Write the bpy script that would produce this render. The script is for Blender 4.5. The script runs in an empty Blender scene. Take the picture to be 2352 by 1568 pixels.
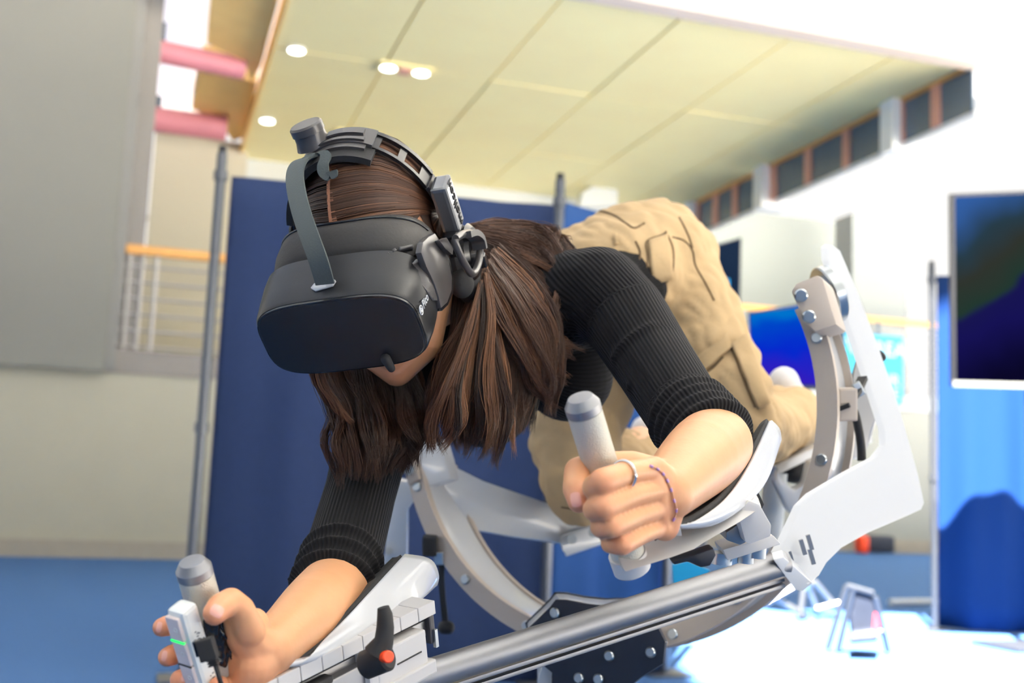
import bpy, bmesh, math, random
from mathutils import Vector as V, Matrix, Quaternion
from mathutils.bvhtree import BVHTree
random.seed(7)
S = bpy.context.scene
COL = S.collection
R = math.radians

# ------------------------------------------------------------------ camera
# The hall's long axis is world +Y. The camera stands at the origin, 0.8 m above the carpet, turned
# 17.5 deg to the right of that axis, looking 7.6 deg up and rolled a little.
F_PX, CX, CY = 2613.0, 1176.0, 784.0
HC = 0.80
YAW, PITCH, ROLL = R(17.5), R(7.6), R(2.3)
CAM = V((0, 0, HC))
FWD = V((math.sin(YAW) * math.cos(PITCH), math.cos(YAW) * math.cos(PITCH), math.sin(PITCH)))
R0 = V((math.cos(YAW), -math.sin(YAW), 0))
U0 = R0.cross(FWD)
RT = (R0 * math.cos(ROLL) + U0 * math.sin(ROLL)).normalized()
UP = (U0 * math.cos(ROLL) - R0 * math.sin(ROLL)).normalized()
cam_d = bpy.data.cameras.new('camera')
cam = bpy.data.objects.new('camera', cam_d)
COL.objects.link(cam)
M = Matrix((RT, UP, -FWD)).transposed().to_4x4()
M.translation = CAM
cam.matrix_world = M
cam_d.sensor_width = 36.0
cam_d.lens = F_PX / 2352 * 36.0
cam_d.clip_start = 0.05
cam_d.clip_end = 500
cam_d.dof.use_dof = True
cam_d.dof.focus_distance = 1.14
cam_d.dof.aperture_fstop = 5.0
S.camera = cam

# ------------------------------------------------------------------ light
S.view_settings.view_transform = 'Standard'
S.view_settings.look = 'None'
S.view_settings.exposure = 0.0
S.view_settings.gamma = 1.0
S.view_settings.use_curve_mapping = False
S.cycles.use_denoising = True
S.cycles.max_bounces = 8
S.cycles.diffuse_bounces = 5
S.cycles.sample_clamp_indirect = 8
world = bpy.data.worlds.new('sky')
S.world = world
world.use_nodes = True
wn = world.node_tree.nodes['Background']
wn.inputs[0].default_value = (1.0, 0.985, 0.96, 1)
wn.inputs[1].default_value = 1.1
SUN_DIR = (R0 * 0.12 + V((math.sin(YAW), math.cos(YAW), 0)) * 0.45 + V((0, 0, -0.885))).normalized()
sun_d = bpy.data.lights.new('sun', 'SUN')
sun_d.energy = 105
sun_d.angle = R(0.6)
sun_d.color = (1.0, 0.96, 0.9)
sun = bpy.data.objects.new('sun', sun_d)
COL.objects.link(sun)
sun.rotation_euler = SUN_DIR.to_track_quat('-Z', 'Y').to_euler()
sun.location = (-3, -6, 20)


# ------------------------------------------------------------------ helpers
def P(px, py, d):
    """the world point seen at photo pixel (px, py), d metres in front of the camera"""
    return CAM + FWD * d + RT * ((px - CX) / F_PX * d) + UP * ((CY - py) / F_PX * d)


def ray(px, py):
    return (FWD + RT * ((px - CX) / F_PX) + UP * ((CY - py) / F_PX))


def on_plane(px, py, n, c):
    """where the view ray through a pixel meets the plane n.x = c"""
    n = V(n)
    r = ray(px, py)
    return CAM + r * ((c - n.dot(CAM)) / n.dot(r))


def onz(px, py, z): return on_plane(px, py, (0, 0, 1), z)
def ony(px, py, y): return on_plane(px, py, (0, 1, 0), y)
def onx(px, py, x): return on_plane(px, py, (1, 0, 0), x)


def lin(c):
    return tuple(((x / 255) / 12.92 if x / 255 <= 0.04045 else ((x / 255 + 0.055) / 1.055) ** 2.4) for x in c) + (1,)


def mat(name, rgb, rough=0.5, metal=0.0, noise=0.0, nscale=20, bump=0.0, bscale=200, spec=None, emit=None, estr=0, coat=0, sss=0, trans=0):
    m = bpy.data.materials.new(name)
    m.use_nodes = True
    nt = m.node_tree
    b = nt.nodes['Principled BSDF']
    c = lin(rgb)
    b.inputs['Base Color'].default_value = c
    b.inputs['Roughness'].default_value = rough
    b.inputs['Metallic'].default_value = metal
    if spec is not None: b.inputs['Specular IOR Level'].default_value = spec
    if coat: b.inputs['Coat Weight'].default_value = coat
    if trans: b.inputs['Transmission Weight'].default_value = trans
    if sss:
        b.inputs['Subsurface Weight'].default_value = sss
        b.inputs['Subsurface Radius'].default_value = (0.012, 0.005, 0.003)
        b.inputs['Subsurface Scale'].default_value = 0.6
    if emit:
        b.inputs['Emission Color'].default_value = lin(emit)
        b.inputs['Emission Strength'].default_value = estr
    if noise or bump:
        tc = nt.nodes.new('ShaderNodeTexCoord')
    if noise:
        n = nt.nodes.new('ShaderNodeTexNoise')
        n.inputs['Scale'].default_value = nscale
        n.inputs['Detail'].default_value = 4
        nt.links.new(tc.outputs['Object'], n.inputs['Vector'])
        mx = nt.nodes.new('ShaderNodeMix')
        mx.data_type = 'RGBA'
        mx.inputs['A'].default_value = tuple(x * (1 - noise) for x in c[:3]) + (1,)
        mx.inputs['B'].default_value = tuple(min(1, x * (1 + noise)) for x in c[:3]) + (1,)
        nt.links.new(n.outputs['Fac'], mx.inputs['Factor'])
        nt.links.new(mx.outputs['Result'], b.inputs['Base Color'])
    if bump:
        n2 = nt.nodes.new('ShaderNodeTexNoise')
        n2.inputs['Scale'].default_value = bscale
        nt.links.new(tc.outputs['Object'], n2.inputs['Vector'])
        bp = nt.nodes.new('ShaderNodeBump')
        bp.inputs['Strength'].default_value = bump
        bp.inputs['Distance'].default_value = 0.002
        nt.links.new(n2.outputs['Fac'], bp.inputs['Height'])
        nt.links.new(bp.outputs['Normal'], b.inputs['Normal'])
    return m


def rename_mesh(o):
    o.data.name = o.name


def mk(name, verts, faces, m=None, parent=None, smooth=False):
    me = bpy.data.meshes.new(name)
    me.from_pydata([tuple(v) for v in verts], [], faces)
    me.update()
    if smooth: me.polygons.foreach_set('use_smooth', [True] * len(me.polygons))
    o = bpy.data.objects.new(name, me)
    COL.objects.link(o)
    if m: me.materials.append(m)
    if parent: put(o, parent)
    return o


def put(o, parent):
    o.parent = parent
    o.matrix_parent_inverse = world_of(parent).inverted()


def world_of(o):
    if o is None: return Matrix.Identity(4)
    l = Matrix.LocRotScale(o.location, o.rotation_euler, o.scale)
    if o.parent: return world_of(o.parent) @ o.matrix_parent_inverse @ l
    return l


def from_bm(name, bm, m=None, parent=None, smooth=False, auto=None):
    bmesh.ops.recalc_face_normals(bm, faces=bm.faces)
    me = bpy.data.meshes.new(name)
    bm.to_mesh(me)
    bm.free()
    if smooth: me.polygons.foreach_set('use_smooth', [True] * len(me.polygons))
    if auto is not None and smooth:
        try: me.set_sharp_from_angle(angle=R(auto))
        except Exception: pass
    o = bpy.data.objects.new(name, me)
    COL.objects.link(o)
    if m: me.materials.append(m)
    if parent: put(o, parent)
    return o


def tag(o, label, cat, group=None, kind=None):
    o['label'] = label
    o['category'] = cat
    if group: o['group'] = group
    if kind: o['kind'] = kind
    return o


def struct(o, label=None):
    o['kind'] = 'structure'
    if label: o['label'] = label
    return o


def empty(name, loc, label, cat, group=None):
    o = bpy.data.objects.new(name, None)
    o.empty_display_size = 0.1
    COL.objects.link(o)
    o.location = loc
    return tag(o, label, cat, group)


def box_bm(bm, c, ax, dims, bev=0.0):
    """oriented box: centre, three unit axes, full sizes"""
    vs = []
    for i in (-.5, .5):
        for j in (-.5, .5):
            for k in (-.5, .5):
                vs.append(bm.verts.new(c + ax[0] * dims[0] * i + ax[1] * dims[1] * j + ax[2] * dims[2] * k))
    fs = [bm.faces.new([vs[i] for i in q]) for q in ((0, 1, 3, 2), (4, 6, 7, 5), (0, 4, 5, 1), (2, 3, 7, 6), (0, 2, 6, 4), (1, 5, 7, 3))]
    if bev:
        es = list({e for f in fs for e in f.edges})
        bmesh.ops.bevel(bm, geom=es, offset=bev, segments=2, affect='EDGES', profile=0.6)
    return bm


XYZ = (V((1, 0, 0)), V((0, 1, 0)), V((0, 0, 1)))


def box(name, c, dims, m, parent=None, ax=XYZ, bev=0.0):
    bm = bmesh.new()
    box_bm(bm, V(c), ax, dims, bev)
    return from_bm(name, bm, m, parent)


def wbox(name, x0, x1, y0, y1, z0, z1, m, parent=None, bev=0):
    return box(name, ((x0 + x1) / 2, (y0 + y1) / 2, (z0 + z1) / 2), (abs(x1 - x0), abs(y1 - y0), abs(z1 - z0)), m, parent, bev=bev)


def frame_of(d):
    d = d.normalized()
    a = d.orthogonal().normalized()
    return a, d.cross(a)


def lathe_bm(bm, p0, p1, prof, seg=32):
    """profile [(t along p0->p1 in metres or fraction if <=1.0001, radius)] revolved round the axis"""
    d = p1 - p0
    a, b = frame_of(d)
    rings = []
    for t, r in prof:
        c = p0 + d * t
        rings.append([bm.verts.new(c + (a * math.cos(2 * math.pi * k / seg) + b * math.sin(2 * math.pi * k / seg)) * r) for k in range(seg)])
    for q in range(len(rings) - 1):
        for k in range(seg):
            bm.faces.new((rings[q][k], rings[q][(k + 1) % seg], rings[q + 1][(k + 1) % seg], rings[q + 1][k]))
    bm.faces.new(rings[0][::-1])
    bm.faces.new(rings[-1])


def cyl(name, p0, p1, r, m, parent=None, seg=24, ch=0.0, prof=None, auto=35):
    bm = bmesh.new()
    L = (p1 - p0).length
    if prof is None:
        c = ch / L if ch else 0
        prof = [(0, r - ch), (c, r), (1 - c, r), (1, r - ch)] if ch else [(0, r), (1, r)]
    lathe_bm(bm, p0, p1, prof, seg)
    return from_bm(name, bm, m, parent, smooth=True, auto=auto)


def catmull(pts, n):
    """smooth resample of a list of tuples/vectors; n samples"""
    pts = [V(p) if len(p) == 3 else p for p in pts]
    k = len(pts)
    out = []
    for i in range(n):
        t = i / (n - 1) * (k - 1)
        j = min(int(t), k - 2)
        u = t - j
        p0, p1, p2, p3 = pts[max(j - 1, 0)], pts[j], pts[j + 1], pts[min(j + 2, k - 1)]
        q = []
        for c in range(len(p1)):
            a, b_, c_, d_ = p0[c], p1[c], p2[c], p3[c]
            q.append(.5 * (2 * b_ + (c_ - a) * u + (2 * a - 5 * b_ + 4 * c_ - d_) * u * u + (3 * b_ - a - 3 * c_ + d_) * u ** 3))
        out.append(V(q) if len(q) == 3 else tuple(q))
    return out


def tube_bm(bm, pts, rad, seg=12, caps=True):
    n = len(pts)
    if not hasattr(rad, '__len__'): rad = [rad] * n
    d = (pts[1] - pts[0]).normalized()
    a, _ = frame_of(d)
    rings = []
    for i in range(n):
        d2 = (pts[min(i + 1, n - 1)] - pts[max(i - 1, 0)]).normalized()
        a = (a - d2 * a.dot(d2)).normalized()
        b = d2.cross(a)
        rings.append([bm.verts.new(pts[i] + (a * math.cos(2 * math.pi * k / seg) + b * math.sin(2 * math.pi * k / seg)) * rad[i]) for k in range(seg)])
    for q in range(n - 1):
        for k in range(seg):
            bm.faces.new((rings[q][k], rings[q][(k + 1) % seg], rings[q + 1][(k + 1) % seg], rings[q + 1][k]))
    if caps:
        bm.faces.new(rings[0][::-1])
        bm.faces.new(rings[-1])


def tube(name, pts, rad, m, parent=None, seg=12, n=None):
    if n:
        pts = catmull(pts, n)
    bm = bmesh.new()
    tube_bm(bm, pts, rad, seg)
    return from_bm(name, bm, m, parent, smooth=True, auto=50)


def ribbon(name, pts, wid, thick, m, parent=None, n=None, wdir=None, bev=0.0):
    """flat strap along pts; wid = width vector (or list), thickness across"""
    if n: pts = catmull(pts, n)
    k = len(pts)
    bm = bmesh.new()
    rings = []
    for i in range(k):
        d = (pts[min(i + 1, k - 1)] - pts[max(i - 1, 0)]).normalized()
        w = wid[i] if isinstance(wid, list) else wid
        wv = w - d * w.dot(d)
        nn = d.cross(wv).normalized() * thick
        rings.append([bm.verts.new(p) for p in (pts[i] - wv / 2 - nn / 2, pts[i] + wv / 2 - nn / 2, pts[i] + wv / 2 + nn / 2, pts[i] - wv / 2 + nn / 2)])
    for i in range(k - 1):
        for j in range(4):
            bm.faces.new((rings[i][j], rings[i][(j + 1) % 4], rings[i + 1][(j + 1) % 4], rings[i + 1][j]))
    bm.faces.new(rings[0][::-1])
    bm.faces.new(rings[-1])
    return from_bm(name, bm, m, parent, smooth=True, auto=40)


def plate(name, pts, tv, m, parent=None, bev=0.0):
    """a sheet cut to an outline of 3-D points and given thickness along tv"""
    bm = bmesh.new()
    f = bm.faces.new([bm.verts.new(p) for p in pts])
    r = bmesh.ops.extrude_face_region(bm, geom=[f])
    vs = [g for g in r['geom'] if isinstance(g, bmesh.types.BMVert)]
    for v in vs: v.co += tv
    if bev:
        bmesh.ops.bevel(bm, geom=list(bm.edges), offset=bev, segments=2, affect='EDGES', profile=0.6)
    bmesh.ops.triangulate(bm, faces=[f for f in bm.faces if len(f.verts) > 4])
    return from_bm(name, bm, m, parent, smooth=True, auto=30)


def pplate(name, px, tv, m, parent=None, bev=0.0):
    pts = [P(*p) for p in px]
    if len(pts) > 4:                       # true flat sheet: best plane through the points
        import numpy as np
        A = np.array([tuple(p) for p in pts])
        c = A.mean(0)
        n = np.linalg.svd(A - c)[2][2]
        pts = [on_plane(p[0], p[1], n, float(n @ c)) for p in px]
    return plate(name, pts, tv, m, parent, bev)


def sheet(name, rows, m, parent=None, nu=24, nv=10, thick=0.004):
    """smooth surface through rows of control points, with thickness"""
    rs = [catmull(r, nu) for r in rows]
    grid = [catmull([r[i] for r in rs], nv) for i in range(nu)]
    vs = [p for g in grid for p in g]
    fs = [(i * nv + j, i * nv + j + 1, (i + 1) * nv + j + 1, (i + 1) * nv + j) for i in range(nu - 1) for j in range(nv - 1)]
    o = mk(name, vs, fs, m, parent, smooth=True)
    md = o.modifiers.new('thickness', 'SOLIDIFY')
    md.thickness = thick
    md.offset = 0
    return o


def sphere_pts(c, r, n=10):
    out = []
    for i in range(n + 1):
        th = math.pi * i / n
        for k in range(2 * n if 0 < i < n else 1):
            ph = math.pi * k / n
            out.append(V(c) + V((math.sin(th) * math.cos(ph), math.sin(th) * math.sin(ph), math.cos(th))) * r)
    return out


def hull_add(bm, pts):
    vs = [bm.verts.new(p) for p in pts]
    r = bmesh.ops.convex_hull(bm, input=vs, use_existing_faces=False)
    junk = list({g for g in r['geom_interior'] + r['geom_unused'] if isinstance(g, bmesh.types.BMVert) and g.is_valid})
    if junk: bmesh.ops.delete(bm, geom=junk, context='VERTS')


def cap_add(bm, p0, r0, p1, r1, n=8):
    hull_add(bm, sphere_pts(p0, r0, n) + sphere_pts(p1, r1, n))


def ell_add(bm, c, ax, rad, n=12):
    hull_add(bm, [V(c) + ax[0] * (p.x * rad[0]) + ax[1] * (p.y * rad[1]) + ax[2] * (p.z * rad[2]) for p in sphere_pts((0, 0, 0), 1, n)])


def chain(bm, pts, n=8):
    """pts: list of (point, radius); capsules between neighbours"""
    for (a, ra), (b, rb) in zip(pts, pts[1:]): cap_add(bm, a, ra, b, rb, n)


def skin_over(name, bm, vox, it, m=None, parent=None, factor=.5):
    """fuse overlapping pieces into one continuous skin and relax it"""
    me = bpy.data.meshes.new(name)
    bmesh.ops.recalc_face_normals(bm, faces=bm.faces)
    bm.to_mesh(me)
    bm.free()
    o = bpy.data.objects.new(name, me)
    COL.objects.link(o)
    md = o.modifiers.new('r', 'REMESH')
    md.mode = 'VOXEL'
    md.voxel_size = vox
    md.use_smooth_shade = True
    if it:
        ms = o.modifiers.new('s', 'SMOOTH')
        ms.factor = factor
        ms.iterations = it
    dg = bpy.context.evaluated_depsgraph_get()
    dg.update()
    me2 = bpy.data.meshes.new_from_object(o.evaluated_get(dg))
    o.modifiers.clear()
    o.data = me2
    me2.name = name
    bpy.data.meshes.remove(me)
    me2.polygons.foreach_set('use_smooth', [True] * len(me2.polygons))
    me2.materials.clear()
    if m: me2.materials.append(m)
    if parent: put(o, parent)
    return o


def bvh_of(o):
    return BVHTree.FromPolygons([v.co.copy() for v in o.data.vertices], [tuple(p.vertices) for p in o.data.polygons])


def hit(bvh, px, py, lift=0.0):
    r = ray(px, py).normalized()
    loc, nor, _, _ = bvh.ray_cast(CAM, r)
    if loc is None: return None
    return loc + nor * lift


def text(name, body, size, c, ax, m, parent=None, ext=0.0004, align='CENTER'):
    cu = bpy.data.curves.new(name, 'FONT')
    cu.body = body
    cu.size = size
    cu.align_x = align
    cu.align_y = 'CENTER'
    cu.extrude = ext
    o = bpy.data.objects.new(name, cu)
    COL.objects.link(o)
    o.data.materials.append(m)
    dg = bpy.context.evaluated_depsgraph_get()
    dg.update()
    me = bpy.data.meshes.new_from_object(o.evaluated_get(dg))
    bpy.data.objects.remove(o)
    o = bpy.data.objects.new(name, me)
    COL.objects.link(o)
    Mx = Matrix((ax[0], ax[1], ax[2])).transposed().to_4x4()
    Mx.translation = c
    me.transform(Mx)
    me.materials.clear()
    me.materials.append(m)
    if parent: put(o, parent)
    return o


# ------------------------------------------------------------------ materials
m_carpet = mat('carpet', (56, 86, 128), 0.95, noise=.12, nscale=60, bump=.3, bscale=400, spec=.1)
m_cream = mat('cream_plaster', (164, 159, 141), .85, noise=.03, nscale=3)
m_grey = mat('grey_panel', (114, 113, 105), .7, noise=.03, nscale=2)
m_lgrey = mat('light_grey_paint', (205, 208, 207), .7)
m_white = mat('white_paint', (232, 233, 232), .6)
m_far = mat('far_plaster', (142, 144, 138), .85)
m_base = mat('base_board', (150, 142, 128), .7, noise=.1, nscale=10)
m_wood = mat('ceiling_wood', (255, 236, 176), .55, noise=.08, nscale=1.5)
m_beam = mat('glulam', (252, 205, 130), .55, noise=.12, nscale=3)
m_pink = mat('red_steel', (172, 108, 120), .5)
m_rail = mat('rail_wood', (205, 150, 80), .5, noise=.1, nscale=12)
m_steel = mat('rail_steel', (165, 162, 160), .4, .6)
m_navy = mat('navy_drape', (38, 52, 86), .85, noise=.08, nscale=40, spec=.15)
m_navy2 = mat('blue_drape', (28, 62, 112), .8, noise=.08, nscale=40, spec=.15)
m_pole = mat('pole_metal', (95, 98, 104), .35, .8)
m_dkwin = mat('dark_glass', (70, 88, 108), .15)
m_frame_r = mat('rust_frame', (190, 140, 125), .5)
m_wht = mat('white_powder_coat', (206, 207, 208), .25, coat=.3)
m_wht_pl = mat('white_plastic', (206, 202, 198), .35)
m_tan = mat('taupe_coating', (178, 165, 152), .4)
m_alu = mat('brushed_aluminium', (150, 150, 153), .52, 1.0)
m_alud = mat('extrusion_grey', (150, 150, 152), .35, .9)
m_chrome = mat('bright_steel', (190, 194, 194), .28, 1.0)
m_blk = mat('black_plate', (32, 34, 44), .4)
m_rub = mat('black_rubber', (22, 22, 25), .7)
m_pad = mat('black_pad', (30, 30, 32), .8, bump=.2)
m_hmd = mat('dark_plastic', (14, 15, 19), .36, bump=.04, bscale=900)
m_hfront = mat('front_plastic', (17, 16, 20), .55)
m_gask = mat('face_cushion', (40, 38, 37), .6, bump=.1, bscale=300)
m_hgrey = mat('grey_plastic', (64, 62, 63), .3)
m_hglo = mat('glossy_grey', (74, 76, 80), .22, coat=1.0)
m_hblk = mat('black_gloss', (24, 24, 27), .25)
m_strap = mat('strap_grey', (62, 70, 71), .6, bump=.15, bscale=500)
m_silver = mat('silver_print', (205, 205, 205), .4)
m_skin = mat('skin', (212, 156, 113), .46, noise=.10, nscale=28, bump=.06, bscale=260, sss=.12)
m_nail = mat('nail', (228, 166, 148), .2, coat=.4)
m_pants = mat('beige_twill', (174, 149, 113), .85, noise=.07, nscale=14, bump=.35, bscale=90, spec=.2)
m_seam = mat('seam_thread', (104, 84, 58), .9)
m_shoe = mat('sneaker_white', (235, 233, 230), .6)
m_orange = mat('orange_button', (235, 70, 25), .4)
m_green = mat('green_light', (20, 220, 80), .4, emit=(30, 235, 90), estr=1.4)
m_tape = mat('black_tape', (20, 20, 22), .18, bump=.9, bscale=70)
m_ink = mat('black_ink', (40, 40, 42), .7)
m_ctrl = mat('controller_white', (240, 240, 232), .35)
m_ctrlp = mat('controller_face', (232, 214, 206), .4)
m_ring = mat('silver_ring', (235, 232, 225), .15, 1.0)
m_bead = mat('lilac_bead', (165, 130, 190), .3)
m_thread = mat('bracelet_thread', (190, 140, 110), .6)
m_lamp = mat('lamp_glow', (255, 255, 250), .5, emit=(255, 250, 240), estr=8)
m_sign = mat('cyan_sign', (0, 150, 190), .5)
m_signtxt = mat('sign_letters', (240, 248, 250), .6)
m_bezel = mat('screen_bezel', (25, 26, 30), .35)
m_silverbar = mat('silver_bezel', (165, 165, 160), .35, .7)
m_cyan = mat('cyan_panel', (0, 160, 225), .5)
m_bag = mat('dark_bag', (34, 40, 54), .7, noise=.3, nscale=14)
m_red = mat('red_fabric', (190, 60, 70), .8)


def screen_mat(name, stops, ax, strength, blobs=None):
    """lit screen: colour ramp along a generated axis"""
    m = bpy.data.materials.new(name)
    m.use_nodes = True
    nt = m.node_tree
    b = nt.nodes['Principled BSDF']
    b.inputs['Base Color'].default_value = (0, 0, 0, 1)
    b.inputs['Roughness'].default_value = .6
    b.inputs['Specular IOR Level'].default_value = .0
    tc = nt.nodes.new('ShaderNodeTexCoord')
    mp = nt.nodes.new('ShaderNodeSeparateXYZ')
    nt.links.new(tc.outputs['UV'], mp.inputs[0])
    noise = nt.nodes.new('ShaderNodeTexNoise')
    noise.inputs['Scale'].default_value = 2.2
    nt.links.new(tc.outputs['UV'], noise.inputs['Vector'])
    ad = nt.nodes.new('ShaderNodeMath')
    ad.operation = 'MULTIPLY_ADD'
    ad.inputs[1].default_value = .35
    nt.links.new(noise.outputs['Fac'], ad.inputs[0])
    comb = nt.nodes.new('ShaderNodeMath')
    comb.operation = 'MULTIPLY_ADD'
    comb.inputs[1].default_value = ax[0]
    nt.links.new(mp.outputs['X'], comb.inputs[0])
    c2 = nt.nodes.new('ShaderNodeMath')
    c2.operation = 'MULTIPLY_ADD'
    c2.inputs[1].default_value = ax[1]
    c2.inputs[2].default_value = ax[2] - .175
    nt.links.new(mp.outputs['Y'], c2.inputs[0])
    nt.links.new(c2.outputs[0], comb.inputs[2])
    nt.links.new(comb.outputs[0], ad.inputs[2])
    rp = nt.nodes.new('ShaderNodeValToRGB')
    el = rp.color_ramp.elements
    el[0].position, el[0].color = stops[0][0], lin(stops[0][1])
    el[1].position, el[1].color = stops[-1][0], lin(stops[-1][1])
    for pos, c in stops[1:-1]:
        e = el.new(pos)
        e.color = lin(c)
    nt.links.new(ad.outputs[0], rp.inputs[0])
    nt.links.new(rp.outputs[0], b.inputs['Emission Color'])
    b.inputs['Emission Strength'].default_value = strength
    return m


def quad_uv(name, p, m, parent=None):
    """flat panel p = lower-left, lower-right, upper-right, upper-left"""
    o = mk(name, p, [(0, 1, 2, 3)], m, parent)
    uv = o.data.uv_layers.new(name='UVMap')
    for i, c in enumerate(((0, 0), (1, 0), (1, 1), (0, 1))): uv.data[i].uv = c
    return o


# ================================================================== SETTING
ZC = 5.55            # wooden ceiling
ZR = 10.0             # height of the unseen slabs added to block the sun
YB = 16.5            # back wall behind the gallery
pe1, pe2 = onz(1430, 0, ZC), onz(2230, 160, ZC)
YE = (pe1.y + pe2.y) / 2      # near edge of the wooden ceiling
XR = (onz(2225, 160, ZC).x + onz(1590, 460, ZC).x) / 2   # right glass wall
XL = onz(640, 60, ZC).x       # left edge of the wooden ceiling
YW = onz(200, 1280, 0).y      # left gallery wall

def ground_quad(name, r0, r1, d0, d1, z0, z1, m):
    c = [R0 * r + V((math.sin(YAW), math.cos(YAW), 0)) * d for r, d in ((r0, d0), (r1, d0), (r1, d1), (r0, d1))]
    return struct(mk(name, [V((p.x, p.y, z0)) for p in c] + [V((p.x, p.y, z1)) for p in c], [(0, 3, 2, 1), (4, 5, 6, 7), (0, 1, 5, 4), (1, 2, 6, 5), (2, 3, 7, 6), (3, 0, 4, 7)], m))
floor = ground_quad('floor', -20, 8.3, -12, 14, -.2, 0, m_carpet)
ground_quad('floor', -20, 15, 14, 45, -.2, 0, m_carpet)
ground_bounce = ground_quad('ground', 8.3, 60, -40, 80, -.5, -.21, mat('pale_paving', (238, 233, 222), .8))  # unseen pale surface added to bounce sunlight up to the ceiling

# wooden ceiling of separate panels with open joints
ceil = struct(wbox('ceiling', XL, XR, YE, 40, ZC + .06, ZC + .25, m_beam))
pw, pl = 1.25, 2.5
i = 0
y = YE + .02
proto = None
nx = int((XR - XL) / pw)
while y < 30:
    for k in range(nx + 1):
        x0 = XL + .02 + k * pw
        x1 = min(x0 + pw - .025, XR - .01)
        if x1 - x0 < .2: continue
        o = wbox('panel', x0, x1, y, y + pl - .025, ZC + random.uniform(0, .01), ZC + .055, m_wood)
        put(o, ceil)
    y += pl
# recessed lamps in the ceiling
for (px, py, big) in ((681, 114, 0), (614, 276, 0), (930, 160, 1), (822, 310, 1)):
    c = onz(px, py, ZC - .01)
    t = empty('ceiling_light', c, '', 'ceiling light', 'recessed lights in the wooden ceiling')
    if not big:
        cyl('diffuser', c + V((0, 0, -.02)), c + V((0, 0, .01)), .085, m_lamp, t)
        cyl('trim_ring', c + V((0, 0, -.012)), c + V((0, 0, .012)), .1, m_white, t)
    else:
        for s in (-1, 1): cyl('diffuser', c + V((s * .19, 0, -.02)), c + V((s * .19, 0, .01)), .09, m_lamp, t)
        box('housing', c + V((0, 0, 0)), (.62, .3, .03), m_wood, t)
        box('middle_cover', c + V((0, 0, -.015)), (.13, .2, .03), m_frame_r, t)
lbl = ['small round recessed light, nearer of the two round ones at the ceiling edge', 'small round recessed light, farther of the two round ones at the ceiling edge',
       'twin-lamp ceiling fitting with brown middle, nearer of the two twin fittings', 'twin-lamp ceiling fitting with brown middle, farther one just above the headset knob']
for o, l in zip([o for o in COL.objects if o.name.startswith('ceiling_light')], lbl): o['label'] = l

# edge beam, clerestory over it, then added sun-blocking slabs overhead
struct(wbox('beam_ceiling_edge', XL - 2, XR + 3, YE - .22, YE, ZC - .05, ZC + .3, mat('edge_beam', (205, 190, 178), .5)))
cl = wbox('window_1', XL - 4, XR + 3, YE - .1, YE - .04, ZR - .1, ZR, m_white)
struct(cl)
# unseen slabs added to block the sun, with a gap to light the carpet
F2 = V((math.sin(YAW), math.cos(YAW), 0))
def gp(r, d): return R0 * r + F2 * d
back = -SUN_DIR * (ZR / -SUN_DIR.z)
lit = [gp(.85, 5.0), gp(4.6, 5.0), gp(4.6, 9.0), gp(.85, 9.0)]
op = [p + back for p in lit]
oc = sum(op, V()) / 4
def sun_block_slab(name, r0, r1, d0, d1):
    c = [gp(r0, d0), gp(r1, d0), gp(r1, d1), gp(r0, d1)]
    vs = [V((p.x, p.y, ZR)) for p in c] + [V((p.x, p.y, ZR + .3)) for p in c]
    return struct(mk(name, vs, [(0, 3, 2, 1), (4, 5, 6, 7), (0, 1, 5, 4), (1, 2, 6, 5), (2, 3, 7, 6), (3, 0, 4, 7)], m_white))
rr0, rr1 = min(p.dot(R0) for p in op), max(p.dot(R0) for p in op)
dd0, dd1 = min(p.dot(F2) for p in op), max(p.dot(F2) for p in op)
sun_block_slab('roof', -14, rr0, -8, 21.5)
sun_block_slab('roof', rr1, 9, -8, 14)
sun_block_slab('roof', rr1, 15, 14, 24.5)
sun_block_slab('roof', -14, rr1, 21.5, 28)
sun_block_slab('roof', rr1, 4.5, 24.5, 28)
sun_block_slab('roof', rr0, rr1, -8, dd0)
sun_block_slab('roof', rr0, rr1, dd1, 21.5)
ground_quad('wall_front', -20, 4, -8.3, -8, 0, ZR, m_lgrey)  # unseen wall added behind the camera to cut frontal sky light

# right glass wall: white columns, dark upper lights with rust frames, open bright glazing below
yA, yB_ = onx(2235, 160, XR).y, onx(1775, 395, XR).y
zs = onx(1900, 402, XR).z
wr = struct(wbox('wall_right', XR, XR + .12, YE, 34, ZC - .04, ZC + .06, m_rail))
def glass_band(y0, y1, n):
    w = struct(wbox('window_2', XR + .02, XR + .06, y0, y1, zs - .06, zs, m_white))
    for k in range(n):
        a, b = y0 + (y1 - y0) * k / n, y0 + (y1 - y0) * (k + 1) / n
        wbox('pane', XR + .03, XR + .05, a + .05, b - .05, zs, ZC - .04, m_dkwin, w)
        wbox('mullion', XR + .0, XR + .07, b - .07, b + .07, zs, ZC - .04, m_frame_r, w)
ys = [onx(px, py, XR).y for px, py in ((2235, 165), (2065, 270), (2040, 290), (1775, 400), (1735, 420), (1600, 462))]
glass_band(ys[0], ys[1], 2)
glass_band(ys[2], ys[3], 3)
glass_band(ys[4], ys[5], 3)
for px, py in ((2055, 260), (1757, 390), (1592, 440)):
    yy = onx(px, py, XR).y
    struct(wbox('beam_end', XR - .12, XR + .3, yy - .12, yy + .12, zs - .1, ZC, m_white))

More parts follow.
